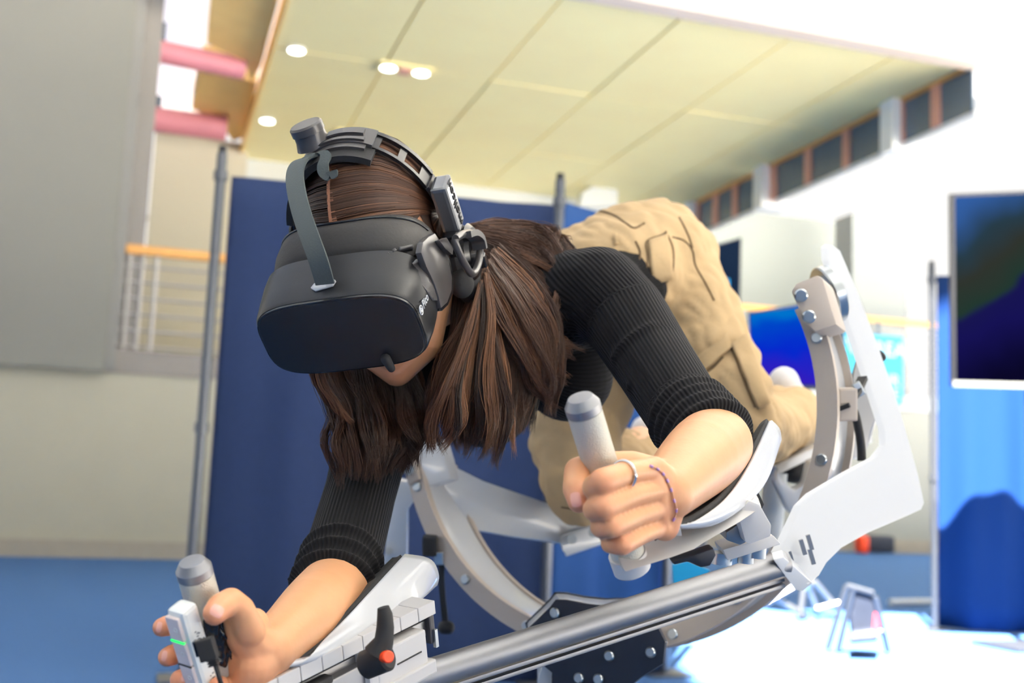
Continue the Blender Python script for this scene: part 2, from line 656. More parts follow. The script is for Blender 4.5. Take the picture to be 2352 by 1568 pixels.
# left: gallery wall, grey volume, recess with railing
xg = ony(240, 850, YW).x
zg = ony(100, 845, YW).z
xq = ony(480, 1270, YW).x + 3.5
struct(wbox('wall_left', -14, xq, YW, YW + .25, .0, zg, m_cream))
zb = ony(200, 1240, YW).z
struct(wbox('baseboard_left', -14, xq, YW - .04, YW, 0, zb, m_base))
struct(wbox('wall_upper_left', -14, xg, YW - .12, YW + 3.2, zg, 9.5, m_grey))
struct(wbox('trim_1', xg - .0, xg + .1, YW - .05, YW + .1, zg + .03, 9.5, mat('trim_grey', (118, 117, 114), .6)))
struct(wbox('trim_2', xg + .1, xg + .28, YW + .15, YW + .3, zg + .03, 9.5, mat('warm_grey', (122, 118, 114), .6)))
# gallery slab
z2 = ony(400, 812, YW).z
struct(wbox('floor_gallery', xg, xq, YW - .02, YB, zg, z2, mat('slab_grey', (126, 120, 114), .7)))
# back wall behind the gallery with a slit window
yb = YB
zt = ony(450, 315, yb).z
x_s0, x_s1 = ony(312, 600, yb).x, ony(333, 600, yb).x
x_c = ony(570, 335, yb).x
struct(wbox('wall_back', x_s1, x_c, yb, yb + .2, zg, zt, mat('back_plaster', (190, 185, 168), .85)))
struct(wbox('wall_back', x_c + .02, ony(1420, 430, yb).x, yb + .3, yb + .5, zg, ony(700, 350, yb + .3).z, m_lgrey))
struct(wbox('wall_back', xg - 3, x_s0, yb, yb + .2, zg, 9, m_lgrey))
w3 = struct(wbox('window_3', x_s0, x_s1, yb + .05, yb + .1, zg, z2 + .9, m_navy))
wbox('transom', x_s0, x_s1, yb + .03, yb + .12, ony(320, 500, yb).z, ony(320, 492, yb).z, m_white, w3)
# corner fin on the back wall
struct(plate('wall_fin', [ony(1340, 440, yb - .5), ony(1419, 395, yb - .5), ony(1419, 470, yb - .5), ony(1330, 475, yb - .5)], V((0, .2, 0)), m_lgrey))
# railing on the gallery
def railing(label, x0, x1, y, za, zb_, n, posts, zbase):
    t = empty('railing', ((x0 + x1) / 2, y, zbase), label, 'railing')
    box('handrail', ((x0 + x1) / 2, y, za), (x1 - x0, .09, .1), m_rail, t, bev=.02)
    for k in range(n):
        z = zb_ + (za - zb_) * k / n
        cyl('bar', V((x0, y, z)), V((x1, y, z)), .016, m_steel, t, seg=10)
    for px_ in posts:
        cyl('post', V((px_, y, zbase)), V((px_, y, za)), .022, m_steel, t, seg=10)
    return t
zh = ony(380, 574, YW).z
railing('wooden-topped steel railing on the gallery beside the big grey wall panel', xg + .1, xq, YW + .15, zh, z2 + .06, 6, [xg + .15, xg + .28, xg + .42], z2)

# stepped glulam boxes, red steel struts in the bright left bays
for j, (pts, strut) in enumerate((
        ([(474, 98), (500, 112), (560, 140), (578, 185), (600, 150), (640, 0), (560, -30), (487, -20)], ((335, 112), (560, 158))),
        ([(440, 250), (500, 275), (535, 325), (560, 315), (590, 190), (540, 178), (462, 165)], ((325, 270), (520, 296))))):
    b = plate('beam_glulam', [onz(x, y, ZC + .08 + .1 * j) for x, y in pts], V((0, 0, .35)), m_beam)
    struct(b)
    a, c = onz(*strut[0], ZC + .02), onz(*strut[1], ZC + .02)
    s = cyl('beam_strut', a, c, (.13 if j == 0 else .17), m_pink, seg=16)
    struct(s)
for px, py in ((350, 73), (345, 238)):
    c = onz(px, py, ZC + .3)
    struct(box('beam_bracket', c, (.3, .2, .2), m_dkwin))
struct(wbox('trim_3', XL - .02, XL + .0, YE, YB, ZC - .02, ZC + .06, m_beam))
struct(wbox('ceiling_far_left', -10, XL - 1.5, YB - 1, YB, 9.0, 9.4, m_white))

# far right back wall, pillar, gallery rail
YF = onz(2000, 1268, 0).y
def F(px, py, dy=0): return ony(px, py, YF + dy)
x0, x1 = F(1380, 800).x, F(1960, 800).x
zg2 = F(2000, 930).z
XQ = F(2700, 800).x
struct(wbox('wall_back_right', x0, XQ, YF, YF + .2, 0, zg2, m_far))
struct(wbox('baseboard_back', x0, XQ, YF - .05, YF, 0, F(2000, 1238).z, m_base))
struct(wbox('floor_gallery', x0, XQ, YF - .03, YF + 3, zg2 - .05, F(2000, 905).z, m_lgrey))
struct(wbox('wall_back_right', x0, ony(2000, 600, YF + 3).x, YF + 3, YF + 3.2, zg2, ony(1750, 488, YF + 3).z, mat('far_white', (134, 140, 138), .8)))
struct(wbox('pillar', F(1958, 600, 1).x, F(2083, 600, 1).x, YF + 1, YF + 1.6, zg2, ony(2000, 495, YF + 1).z, mat('pillar_grey', (112, 118, 119), .7)))
zh2 = F(1900, 722).z
railing('wooden-topped railing on the far gallery above the cyan sign', x0, XQ, YF + .05, zh2, F(2000, 900).z + .1, 7, [F(p, 800).x for p in (1705, 1900, 2082)], zg2)

# hanging cyan sign
sg = empty('hanging_sign', F(2000, 925, -.1), 'cyan sign with white capitals hanging from the far gallery railing', 'sign')
sx0, sx1, sz0, sz1 = F(1925, 850, -.1).x, F(2073, 850, -.1).x, F(2000, 925, -.1).z, F(2000, 768, -.1).z
box('board', ((sx0 + sx1) / 2, YF - .1, (sz0 + sz1) / 2), (sx1 - sx0, .03, sz1 - sz0), m_sign, sg, bev=.01)
sw, sh = sx1 - sx0, sz1 - sz0
axs = (V((1, 0, 0)), V((0, 0, 1)), V((0, -1, 0)))
for body, zf, sz in (('TV AREA', .79, .3), ('OUR', .34, .25), ('HERE', .14, .22)):
    text('lettering', body, sh * sz, V((sx0 + sw * (.5 if body[0] == 'T' else .7), YF - .118, sz0 + sh * zf)), axs, m_signtxt, sg)
cyl('hanger', F(2017, 775, -.1), F(2017, 728, .05), .03, m_dkwin, sg, seg=8)


# ------------------------------------------------------------------ pipe-and-drape
def pole(px, py, zt, label, r=.022):
    d = None
    # depth at which a pole of height zt reaches the pixel
    rr = ray(px, py)
    t = (zt - HC) / rr.z
    b = CAM + rr * t
    b = V((b.x, b.y, 0))
    t = empty('drape_pole', b, label, 'pole', 'poles that carry the curtains')
    cyl('upright', b + V((0, 0, .01)), b + V((0, 0, zt)), r, m_pole, t, seg=16)
    cyl('cap', b + V((0, 0, zt)), b + V((0, 0, zt + .03)), r * .8, m_rub, t, seg=12)
    box('foot', b + V((0, 0, .006)), (.2, .2, .012), m_pole, t, bev=.004)
    for z in (1.0, zt - .12): cyl('collar', b + V((0, 0, z)), b + V((0, 0, z + .04)), r * 1.35, m_pole, t, seg=16)
    return b


def drape(name, a, b, z0, z1, label, m, waves, amp, seed):
    rnd = random.Random(seed)
    L = (b - a).length
    n = int(L / .025)
    d = (b - a).normalized()
    nn = V((-d.y, d.x, 0))
    ph = [rnd.uniform(0, 6.28) for _ in range(4)]
    vs, fs = [], []
    nz = 14
    for i in range(n + 1):
        s = i / n * L
        for k in range(nz + 1):
            v = k / nz
            am = amp * (.35 + .65 * (1 - v))
            w = math.sin(s * waves + ph[0] + .5 * math.sin(s * 2.1 + ph[1]) + .25 * (1 - v)) * am + .4 * am * math.sin(s * waves * 2.3 + ph[2])
            p = a + d * s + nn * w
            vs.append((p.x, p.y, z0 + (z1 - z0) * v - .02 * math.sin(s * .9)))
    for i in range(n):
        for k in range(nz):
            q = i * (nz + 1) + k
            fs.append((q, q + nz + 1, q + nz + 2, q + 1))
    o = mk(name, vs, fs, m, None, smooth=True)
    md = o.modifiers.new('t', 'SOLIDIFY')
    md.thickness = .004
    tag(o, label, 'curtain', 'curtains hung between poles')
    # the rod it hangs on
    t = cyl('drape_rod', a + V((0, 0, z1 - .03)) + F2 * .06, b + V((0, 0, z1 - .03)) + F2 * .06, .014, m_pole, seg=10)
    tag(t, 'horizontal rod carrying the ' + label.split(' between')[0].split(' beside')[0], 'rod', 'rods behind the curtains')
    return o


b1 = pole(511, 352, 2.2, 'tall steel drape pole at the left end of the navy curtain')
b2 = pole(1287, 414, 2.2, 'drape pole in the middle of the navy curtain, above her back')
b3 = pole(1548, 482, 2.2, 'drape pole whose dark tip shows just behind the beige trousers')
b4 = pole(2140, 610, 2.5, 'thin drape pole at the edge of the bright blue curtain')
b5 = b4 + (R0 * .9 - F2 * .1) * 2.2
drape('curtain', b1 + gp(.03, .06), b2 + gp(-.01, .07), .02, 2.12, 'navy curtain between the tall left pole and the middle pole', m_navy, 11, .022, 3)
drape('curtain', b2 + gp(.01, .07), b3 + gp(-.03, .06), .02, 2.12, 'blue curtain beside the middle pole, seen under her arm and behind her hips', m_navy2, 11, .03, 5)
drape('curtain', b4 + gp(.05, .02), b5, .02, 2.44, 'bright blue sunlit curtain beside the large wall screen', mat('bright_blue_drape', (6, 42, 92), .8, noise=.08, nscale=40, spec=.15), 10, .05, 8)

# ------------------------------------------------------------------ screens
def screen(name, label, px, d, m, fb, frame_m, stand=True, thick=.05):
    """px: lower-left, lower-right, upper-right, upper-left pixels of the lit face; d their depths; fb = bezel widths (m) side, bottom"""
    p = [P(x, y, q) for (x, y), q in zip(px, d)]
    ex = (p[1] - p[0]).normalized()
    ez = (p[3] - p[0]).normalized()
    n = ex.cross(ez).normalized()
    base = (p[0] + p[1]) / 2
    t = empty(name, V((base.x, base.y, 0 if stand else base.z)), label, 'screen')
    plate('casing', [p[0] - ex * fb[0] - ez * fb[1], p[1] + ex * fb[0] - ez * fb[1], p[2] + ex * fb[0] + ez * fb[0], p[3] - ex * fb[0] + ez * fb[0]], -n * thick, m_bezel, t)
    quad_uv('display', [q + n * .003 for q in p], m, t)
    if frame_m:
        plate('bottom_bezel', [p[0] - ex * fb[0] - ez * fb[1] + n * .001, p[1] + ex * fb[0] - ez * fb[1] + n * .001, p[1] + ex * fb[0] + n * .001, p[0] - ex * fb[0] + n * .001], n * .006, frame_m, t)
    if stand:
        c = base - n * (thick + .03)
        c2 = V((c.x, c.y, 0))
        cyl('stand_column', c2 + V((0, 0, .02)), c + ez * .3, .03, m_pole, t)
        box('stand_foot', c2 + V((0, 0, .012)), (.6, .4, .024), m_pole, t, bev=.006)
    return t


m_scr_tv = screen_mat('screen_dark_scene', [(0, (10, 8, 40)), (.3, (22, 18, 84)), (.42, (24, 22, 80)), (.46, (34, 56, 48)), (.62, (48, 52, 46)), (.78, (40, 60, 72)), (1, (52, 96, 165))], (-.42, .95, .12), 1.0)
screen('wall_screen', 'large dark screen with violet and green picture in front of the bright blue curtain', [(2196, 874), (2560, 884), (2560, 436), (2193, 452)], [7.0] * 4, m_scr_tv, (.02, .035), m_silverbar)
m_scr_bl = screen_mat('screen_blue_violet', [(0, (90, 30, 170)), (.2, (48, 30, 190)), (.45, (6, 40, 205)), (.7, (0, 70, 200)), (.85, (0, 120, 205)), (1, (10, 70, 190))], (.12, .8, .05), 1.0)
m_scr_nv = screen_mat('screen_navy', [(0, (24, 40, 66)), (.5, (30, 48, 74)), (1, (40, 58, 84))], (.1, .5, .2), .9)
ds = screen('display_board', 'dark navy display board just behind the beige trousers', [(1560, 735), (1696, 730), (1700, 548), (1560, 590)], [11, 11, 11, 11], m_scr_nv, (.012, .012), None)
o = quad_uv('screen_mark', [P(1655, 668, 10.97), P(1675, 668, 10.97), P(1675, 640, 10.97), P(1655, 640, 10.97)], m_cyan, ds)

# ------------------------------------------------------------------ things on the floor behind the machine
def fl(px, py, z=0): return onz(px, py, z)
t0 = fl(1850, 1425)
dd = (t0 - CAM).dot(FWD)
def Q(px, py, o=0): return P(px, py, dd + o)
mon = screen('tripod_monitor', 'monitor with blue and violet picture on a tripod stand behind the curved taupe ring', [(1727, 882), (1930, 885), (1925, 688), (1722, 721)], [dd + .2, dd - .3, dd - .3, dd + .2], m_scr_bl, (.014, .035), None, stand=False)
mon.location.z = mon.location.z
cyl('column', Q(1850, 1345, .1), Q(1838, 880, .1), .03, m_pole, mon)
for a, b, mm in (((1850, 1335), (1712, 1418), m_pole), ((1785, 1375), (1850, 1425), m_alud), ((1848, 1330), (1838, 1425), m_pole), ((1855, 1340), (1880, 1428), m_alud), ((1870, 1335), (1925, 1400), m_alud), ((1875, 1400), (1930, 1385), m_alud)):
    p, q = Q(*a, .1), Q(*b, random.uniform(0, .2))
    q.z = max(q.z, .02); p.z = max(p.z, .03)
    cyl('tripod_leg', p, q, .022, mm, mon, seg=10)
cyl('tripod_hub', Q(1850, 1350, .1), Q(1850, 1322, .1), .045, m_chrome, mon)
c0 = fl(1955, 1500)
cd = (c0 - CAM).dot(FWD)
def Q2(px, py, o=0): return P(px, py, cd + o)
t = empty('folding_chair', c0, 'dark padded folding chair in the sun patch near the bright blue curtain', 'chair')
bm = bmesh.new()
hull_add(bm, [Q2(x, y, o_) for x, y in ((1962, 1352), (2010, 1368), (2022, 1440), (2012, 1462), (1955, 1468), (1948, 1410)) for o_ in (0, .05)])
hull_add(bm, [Q2(x, y, o_) for x, y in ((1950, 1462), (2015, 1455), (2018, 1472), (1950, 1478)) for o_ in (-.25, .1)])
skin_over('backrest', bm, .015, 4, m_bag, t)
for a, b in (((1945, 1345), (1900, 1505)), ((1960, 1350), (1925, 1510)), ((1945, 1345), (2005, 1362)), ((2010, 1370), (2040, 1510)), ((1960, 1460), (2030, 1450))):
    p, q = Q2(*a), Q2(*b)
    q.z = max(q.z, .015)
    cyl('tube_leg', p, q, .016, m_pole, t, seg=10)
box('red_strap', Q2(2012, 1432), (.03, .02, .12), m_red, t)
# white cable duct on the carpet
a, b = fl(2045, 1392), fl(2180, 1390)
o = cyl('cable_duct', a + V((0, 0, .03)), b + V((0, 0, .03)), .03, m_lgrey, seg=8)
tag(o, 'pale cable duct lying across the blue carpet beside the thin drape pole', 'cable duct')
# bags by the far wall
for px, py, sx, mm, lab in ((1990, 1268, .35, m_bag, 'dark bag lying against the far wall beyond the white frame'), (1952, 1270, .1, m_orange, 'small orange box beside the dark bag at the far wall')):
    g = fl(px, py) - V((0, .35, 0))
    bm = bmesh.new()
    box_bm(bm, g + V((0, 0, .17)), XYZ, (sx * 1.6, .25, .3), .06)
    o = from_bm('bag' if mm is m_bag else 'storage_box', bm, mm, None, True)
    tag(o, lab, 'bag' if mm is m_bag else 'box')

# ================================================================== FLIGHT SIMULATOR FRAME
# ring: circle fitted to the photograph
def Cam3(x, y, z): return CAM + RT * x + UP * y - FWD * z      # camera-frame point (z negative = in front)
ryaw, rpit, rrad = -0.508, 0.17, 0.3275
rn = V((math.sin(ryaw) * math.cos(rpit), math.sin(rpit), math.cos(ryaw) * math.cos(rpit)))
ra = V((0, 1, 0)).cross(rn).normalized()
rb = rn.cross(ra)
W = lambda v: RT * v.x + UP * v.y - FWD * v.z
rN, rA, rB = W(rn), W(ra), W(rb)
rC = P(1377, 944, 1.65)
mach = empty('flight_simulator', V((rC.x, rC.y, 0)), 'white and taupe exercise flight simulator frame with curved ring under the person', 'exercise machine')


def ring_pt(a, r, off): return rC + rA * (math.cos(a) * r) + rB * (math.sin(a) * r) + rN * off


def ring_ang(px, py):
    best = None
    for i in range(720):
        a = math.pi * 2 * i / 720
        p = ring_pt(a, rrad, 0) - CAM
        d = p.dot(FWD)
        e = (CX + F_PX * p.dot(RT) / d - px) ** 2 + (CY - F_PX * p.dot(UP) / d - py) ** 2
        if best is None or e < best[0]: best = (e, a)
    return best[1]


def arc(name, a0, a1, r0, r1, o0, o1, m, bev=.0015, n=72):
    bm = bmesh.new()
    rings = []
    for i in range(n + 1):
        a = a0 + (a1 - a0) * i / n
        rings.append([bm.verts.new(ring_pt(a, r, o)) for r, o in ((r0, o0), (r1, o0), (r1, o1), (r0, o1))])
    for i in range(n):
        for j in range(4): bm.faces.new((rings[i][j], rings[i][(j + 1) % 4], rings[i + 1][(j + 1) % 4], rings[i + 1][j]))
    bm.faces.new(rings[0][::-1])
    bm.faces.new(rings[-1])
    return from_bm(name, bm, m, mach, smooth=True, auto=40)


aL = ring_ang(945, 1060)
aR = ring_ang(1856, 700)
if aR < aL: aR += 2 * math.pi
if aR - aL > math.pi * 1.5: aL += 2 * math.pi
a0, a1 = min(aL, aR), max(aL, aR)
if a1 - a0 < math.pi * .8: a0, a1 = a1, a0 + 2 * math.pi
hw = .0135
arc('ring_channel', a0, a1, rrad - hw, rrad + hw, -.004, -.012, m_tan)
arc('ring_web', a0, a1, rrad - hw + .002, rrad + .004, -.012, -.098, m_wht)
arc('ring_rear_flange', a0, a1, rrad - hw - .002, rrad + hw, -.098, -.108, m_tan)
arc('ring_face', a0, a1, rrad - hw, rrad + hw, .002, -.004, m_tan)
for px, py in ((952, 1122), (1076, 1327), (1213, 1428), (1541, 1442), (1700, 1385), (1875, 776), (1890, 1054)):
    a = ring_ang(px, py)
    c = ring_pt(a, rrad, .0)
    cyl('bolt', c, c + rN * .006, .0075, m_chrome, mach, seg=14, ch=.0015)
# block at the right upper end with two bolts
ebm = bmesh.new()
pts = [(1816, 668), (1828, 650), (1878, 630), (1890, 640), (1922, 745), (1870, 762), (1848, 740)]
pplate('end_block', [(x, y, 1.475) for x, y in pts], -rN * .06, m_tan, mach, bev=.004)
for px, py in ((1840, 678), (1858, 727)):
    cyl('bolt', P(px, py, 1.478), P(px, py, 1.468), .0088, m_chrome, mach, seg=16, ch=.002)
# bearing disc between block and frame plate
ax_d = (P(1960, 690, 1.56) - P(1885, 665, 1.52)).normalized()
cdisc = P(1893, 668, 1.535)
dirp = (P(1905, 640, 1.53) - P(1893, 690, 1.53))
dax = (RT * .93 + UP * .34 + FWD * .12).normalized()
cyl('bearing_disc', P(1893, 680, 1.60), P(1893, 680, 1.60) + dax * .016, .042, m_chrome, mach, seg=40, ch=.002)
cyl('bearing_hub', P(1893, 680, 1.60) - dax * .02, P(1893, 680, 1.60), .03, m_alud, mach, seg=32)
# left upper end: white inset block
pplate('end_cap', [(944, 1012, 1.78), (1008, 1005, 1.80), (1022, 1052, 1.80), (1034, 1100, 1.8), (975, 1118, 1.78), (953, 1070, 1.78)], -rN * .03, m_wht, mach, bev=.003)
pplate('end_block', [(918, 1045, 1.77), (945, 1030, 1.77), (962, 1100, 1.77), (937, 1115, 1.77)], -rN * .06, m_tan, mach, bev=.003)
cyl('bolt', P(938, 1078, 1.772), P(938, 1078, 1.762), .009, m_chrome, mach, seg=14)

# big white right-hand frame plate
outer = [(1884, 566, 1.62), (1896, 560, 1.62), (1913, 572, 1.62), (1955, 672, 1.62), (2000, 790, 1.62), (2050, 935, 1.6), (2092, 1085, 1.58), (2107, 1155, 1.57), (2100, 1170, 1.57), (2060, 1188, 1.55),
         (1980, 1222, 1.5), (1915, 1258, 1.45), (1880, 1292, 1.42), (1862, 1322, 1.40), (1838, 1342, 1.38), (1822, 1338, 1.37), (1768, 1268, 1.34), (1788, 1232, 1.35), (1822, 1160, 1.38), (1850, 1132, 1.40),
         (1930, 1085, 1.46), (1996, 1050, 1.52), (2018, 1022, 1.54), (2016, 985, 1.55), (1985, 890, 1.58), (1948, 780, 1.6), (1905, 655, 1.62), (1886, 596, 1.62)]
thick = (RT * .012 + FWD * .006 - UP * .001)
pplate('side_frame', outer, thick, m_wht, mach, bev=.0015)
# folded lower lip of the bracket and its slots
pplate('bracket_lip', [(1772, 1268, 1.335), (1796, 1262, 1.337), (1862, 1322, 1.39), (1838, 1340, 1.375), (1822, 1337, 1.365)], -UP * .007 - FWD * .01, m_wht, mach, bev=.001)
for px, py in ((1817, 1283), (1844, 1256), (1860, 1245), (1864, 1278)):
    ribbon('slot', [P(px - 5, py - 17, 1.366), P(px + 5, py + 17, 1.366)], RT * .005, .004, m_alud, mach)

# grey and pale rear plates seen between ring and frame
pplate('rear_gusset', [(1942, 960, 1.72), (1962, 850, 1.74), (1990, 760, 1.76), (2030, 900, 1.74), (2000, 985, 1.72), (1985, 1050, 1.7), (1950, 1055, 1.7)], FWD * .01, m_alud, mach, bev=.002)
tube('rear_stay', [P(2020, 900, 1.85), P(2003, 970, 1.85), (P(1978, 1040, 1.85))], .006, m_alud, mach, n=8)
pplate('rear_bracket', [(1932, 1010, 1.8), (1978, 1004, 1.8), (1980, 1052, 1.8), (1936, 1056, 1.8)], FWD * .01, m_wht, mach, bev=.002)
cyl('bolt', P(1958, 1024, 1.8), P(1958, 1024, 1.79), .009, m_chrome, mach, seg=14)
pplate('rear_rail', [(1780, 1068, 1.95), (1850, 1036, 1.98), (1920, 1012, 2.0), (2005, 1000, 2.0), (2005, 1018, 2.0), (1920, 1034, 2.0), (1850, 1060, 1.98), (1785, 1092, 1.95)], FWD * .05, m_wht, mach, bev=.003)
pplate('knee_cradle', [(1788, 1072, 1.9), (1798, 1105, 1.9), (1826, 1126, 1.9), (1850, 1112, 1.9), (1862, 1060, 1.9), (1885, 1052, 1.9), (1880, 1130, 1.9), (1850, 1190, 1.9), (1815, 1180, 1.9), (1780, 1110, 1.9)], FWD * .04, m_wht, mach, bev=.006)
bm = bmesh.new()
ell_add(bm, P(1826, 1082, 2.0), (RT, UP, FWD), (.03, .022, .03))
skin_over('knee_pad', bm, .006, 2, m_pad, mach)
cyl('rear_post', P(1782, 1085, 1.98), P(1768, 1255, 1.98), .02, m_lgrey, mach)
# hand strap on the ring: clip block, black strap, cord and ball
box('strap_clip', P(1941, 928, 1.52), (.026, .044, .03), m_tan, mach, ax=(RT, UP, FWD), bev=.003)
ribbon('buckle_strap', [P(1982, 868, 1.58), P(1966, 902, 1.55), P(1946, 928, 1.52), P(1938, 935, 1.5)], RT * .015 + UP * .006, .006, m_rub, mach, n=12)
box('strap_buckle', P(1972, 893, 1.555), (.012, .02, .006), m_chrome, mach, ax=(RT * .86 + UP * .5, UP * .86 - RT * .5, FWD), bev=.002)
tube('strap_cord', [P(1946, 928, 1.52), P(1962, 945, 1.53), P(1972, 985, 1.54), P(1978, 1025, 1.55), P(1979, 1058, 1.55)], .006, m_rub, mach, n=16)
bm = bmesh.new()
cap_add(bm, P(2016, 815, 1.66), .0085, P(2023, 820, 1.66), .008)
skin_over('ball_knob', bm, .002, 2, m_rub, mach)
tube('knob_stem', [P(2020, 818, 1.67), P(2005, 860, 1.69), P(1995, 900, 1.70)], .003, m_chrome, mach, n=6)
# same strap on the left
box('strap_clip', P(988, 1252, 1.74), (.022, .03, .03), m_rub, mach, ax=(RT, UP, FWD), bev=.003)
ribbon('buckle_strap', [P(985, 1240, 1.74), P(1002, 1270, 1.74), P(1014, 1290, 1.74), P(1014, 1330, 1.74), P(1018, 1380, 1.74), P(1024, 1440, 1.74)], RT * .009, .005, m_rub, mach, n=14)
box('strap_buckle', P(1008, 1282, 1.73), (.014, .02, .006), m_chrome, mach, ax=(RT, UP, FWD), bev=.002)
bm = bmesh.new()
cap_add(bm, P(1021, 1440, 1.74), .0105, P(1030, 1441, 1.74), .010)
skin_over('ball_knob', bm, .002, 2, m_rub, mach)

# hub: two black side plates, pale body, column, floor plate
hub = [(1262, 1394), (1276, 1376), (1300, 1377), (1345, 1386), (1400, 1392), (1470, 1390), (1506, 1430), (1528, 1474), (1522, 1524), (1470, 1556), (1448, 1575), (1448, 1660), (1262, 1660), (1268, 1545), (1214, 1500), (1202, 1452)]
hp = [P(x, y, 1.46 + (1365 - x) * .0002) for x, y in hub]
plate('hub_plate', hp, -rN * .008, m_blk, mach, bev=.001)
hc_ = sum(hp, V()) / len(hp)
plate('hub_body', [hc_ + (p - hc_) * .97 - rN * .008 for p in hp], F2 * .11, m_wht, mach, bev=.003)
plate('hub_plate', [p - rN * .008 + F2 * .11 for p in hp], -rN * .008, m_blk, mach, bev=.001)
for px, py in ((1278, 1407), (1310, 1497), (1403, 1505), (1498, 1497), (1333, 1556), (1378, 1558)):
    d = 1.46 + (1365 - px) * .0002
    cyl('bolt', P(px, py, d + .004), P(px, py, d + .004) + rN * .008, .0068, m_chrome, mach, seg=18, ch=.0015)
cb = P(1355, 1640, 1.55)
cyl('column', V((cb.x, cb.y, .03)), cb + V((0, 0, .04)), .07, m_wht, mach, seg=40)
cyl('floor_plate', V((cb.x, cb.y, 0)), V((cb.x, cb.y, .03)), .42, m_blk, mach, seg=48, ch=.006)
pplate('hub_gusset', [(1236, 1560, 1.5), (1250, 1515, 1.5), (1268, 1545, 1.5), (1262, 1600, 1.5), (1236, 1600, 1.5)], FWD * .06, m_wht, mach, bev=.001)
# silver cross tube with flat lip
ta, tb = P(640, 1655, 1.05), P(1800, 1292, 1.355)
cyl('cross_tube', ta, tb, .0148, m_alu, mach, seg=40)
tdir = (tb - ta).normalized()
tdn = (-UP + tdir * UP.dot(tdir)).normalized()
for k in range(2):
    off = tdn * (.019 + .0075 * k) + FWD * .004
    plate('tube_lip', [ta + off, tb + off, tb + off + tdn * .0045, ta + off + tdn * .0045], FWD * .02, m_alu, mach, bev=.0008)
# left rear arm and upright plate
pplate('side_frame', [(1000, 1058, 1.82), (1025, 1062, 1.82), (1110, 1104, 1.86), (1270, 1160, 1.92), (1400, 1205, 1.96), (1404, 1242, 1.95), (1300, 1276, 1.9), (1286, 1246, 1.9), (1180, 1232, 1.88), (1080, 1214, 1.85), (1040, 1180, 1.83)], FWD * .01 - UP * .004, m_wht, mach, bev=.0015)
pplate('bracket_lip', [(1288, 1232, 1.895), (1296, 1226, 1.895), (1398, 1196, 1.94), (1402, 1240, 1.94), (1302, 1274, 1.89), (1291, 1262, 1.89)], -FWD * .006, m_wht, mach, bev=.001)
for px, py in ((1314, 1238), (1362, 1222)): cyl('bolt', P(px, py, 1.89), P(px, py, 1.876), .008, m_chrome, mach, seg=14)
pplate('front_upright', [(902, 1098, 1.86), (946, 1108, 1.86), (952, 1150, 1.86), (936, 1172, 1.86), (934, 1300, 1.86), (900, 1350, 1.86), (860, 1420, 1.86), (858, 1350, 1.86), (884, 1270, 1.86)], FWD * .03, m_wht, mach, bev=.002)
cyl('bolt', P(893, 1265, 1.865), P(893, 1265, 1.85), .006, m_chrome, mach, seg=12)
# leg rest rod
tube('leg_rest_rod', [P(1390, 880, 2.2), P(1396, 960, 2.2), P(1412, 1030, 2.2), P(1440, 1058, 2.2), P(1500, 1075, 2.2)], .011, m_wht, mach, n=24)

# --- right armrest
def PP(l): return [P(*p) for p in l]
pad = sheet('arm_pad', [PP([(1500, 1235, .955), (1545, 1200, .99), (1620, 1150, 1.07), (1690, 1072, 1.16), (1735, 1000, 1.22)]),
                        PP([(1530, 1215, .955), (1570, 1198, .985), (1642, 1150, 1.055), (1708, 1065, 1.14), (1752, 975, 1.205)]),
                        PP([(1556, 1197, .96), (1595, 1188, .985), (1660, 1140, 1.05), (1716, 1062, 1.13), (1765, 966, 1.2)])], m_pad, mach, thick=.006)
sheet('arm_shell', [PP([(1552, 1202, .957), (1598, 1194, .983), (1664, 1146, 1.048), (1720, 1066, 1.128), (1768, 966, 1.2)]),
                    PP([(1560, 1207, .965), (1625, 1196, 1.0), (1690, 1152, 1.06), (1746, 1090, 1.14), (1786, 985, 1.215)]),
                    PP([(1570, 1209, .99), (1640, 1200, 1.02), (1708, 1160, 1.08), (1758, 1100, 1.16), (1790, 1010, 1.235)])], m_wht, mach, thick=.005)
pplate('arm_rail', [(1421, 1286, .955), (1470, 1272, .96), (1530, 1258, .975), (1570, 1238, .99), (1610, 1218, 1.01), (1690, 1170, 1.06), (1735, 1134, 1.1), (1752, 1165, 1.105), (1700, 1200, 1.065), (1620, 1246, 1.01), (1596, 1262, .995), (1540, 1282, .975), (1430, 1316, .955)], FWD * .02 + UP * .006, m_wht_pl, mach, bev=.0025)
pplate('arm_clamp', [(1692, 1172, 1.075), (1722, 1150, 1.075), (1745, 1158, 1.075), (1772, 1206, 1.085), (1770, 1232, 1.085), (1722, 1250, 1.08), (1712, 1245, 1.08)], FWD * .04, m_wht_pl, mach, bev=.002)
pplate('arm_clamp', [(1668, 1222, 1.1), (1700, 1200, 1.1), (1715, 1246, 1.1), (1700, 1252, 1.1), (1668, 1240, 1.1)], FWD * .04, m_alud, mach, bev=.002)
pplate('arm_clamp_foot', [(1660, 1262, 1.12), (1775, 1228, 1.13), (1795, 1250, 1.13), (1672, 1288, 1.12)], FWD * .05, m_wht_pl, mach, bev=.002)
pplate('pad_bracket', [(1535, 1206, 1.01), (1562, 1206, 1.01), (1568, 1232, 1.01), (1545, 1248, 1.01), (1534, 1235, 1.01)], FWD * .04, m_wht, mach, bev=.002)
pplate('lever', [(1542, 1290, 1.02), (1600, 1272, 1.02), (1640, 1258, 1.02), (1646, 1275, 1.02), (1632, 1300, 1.02), (1610, 1304, 1.02), (1580, 1290, 1.02), (1550, 1298, 1.02)], FWD * .025, m_blk, mach, bev=.003)
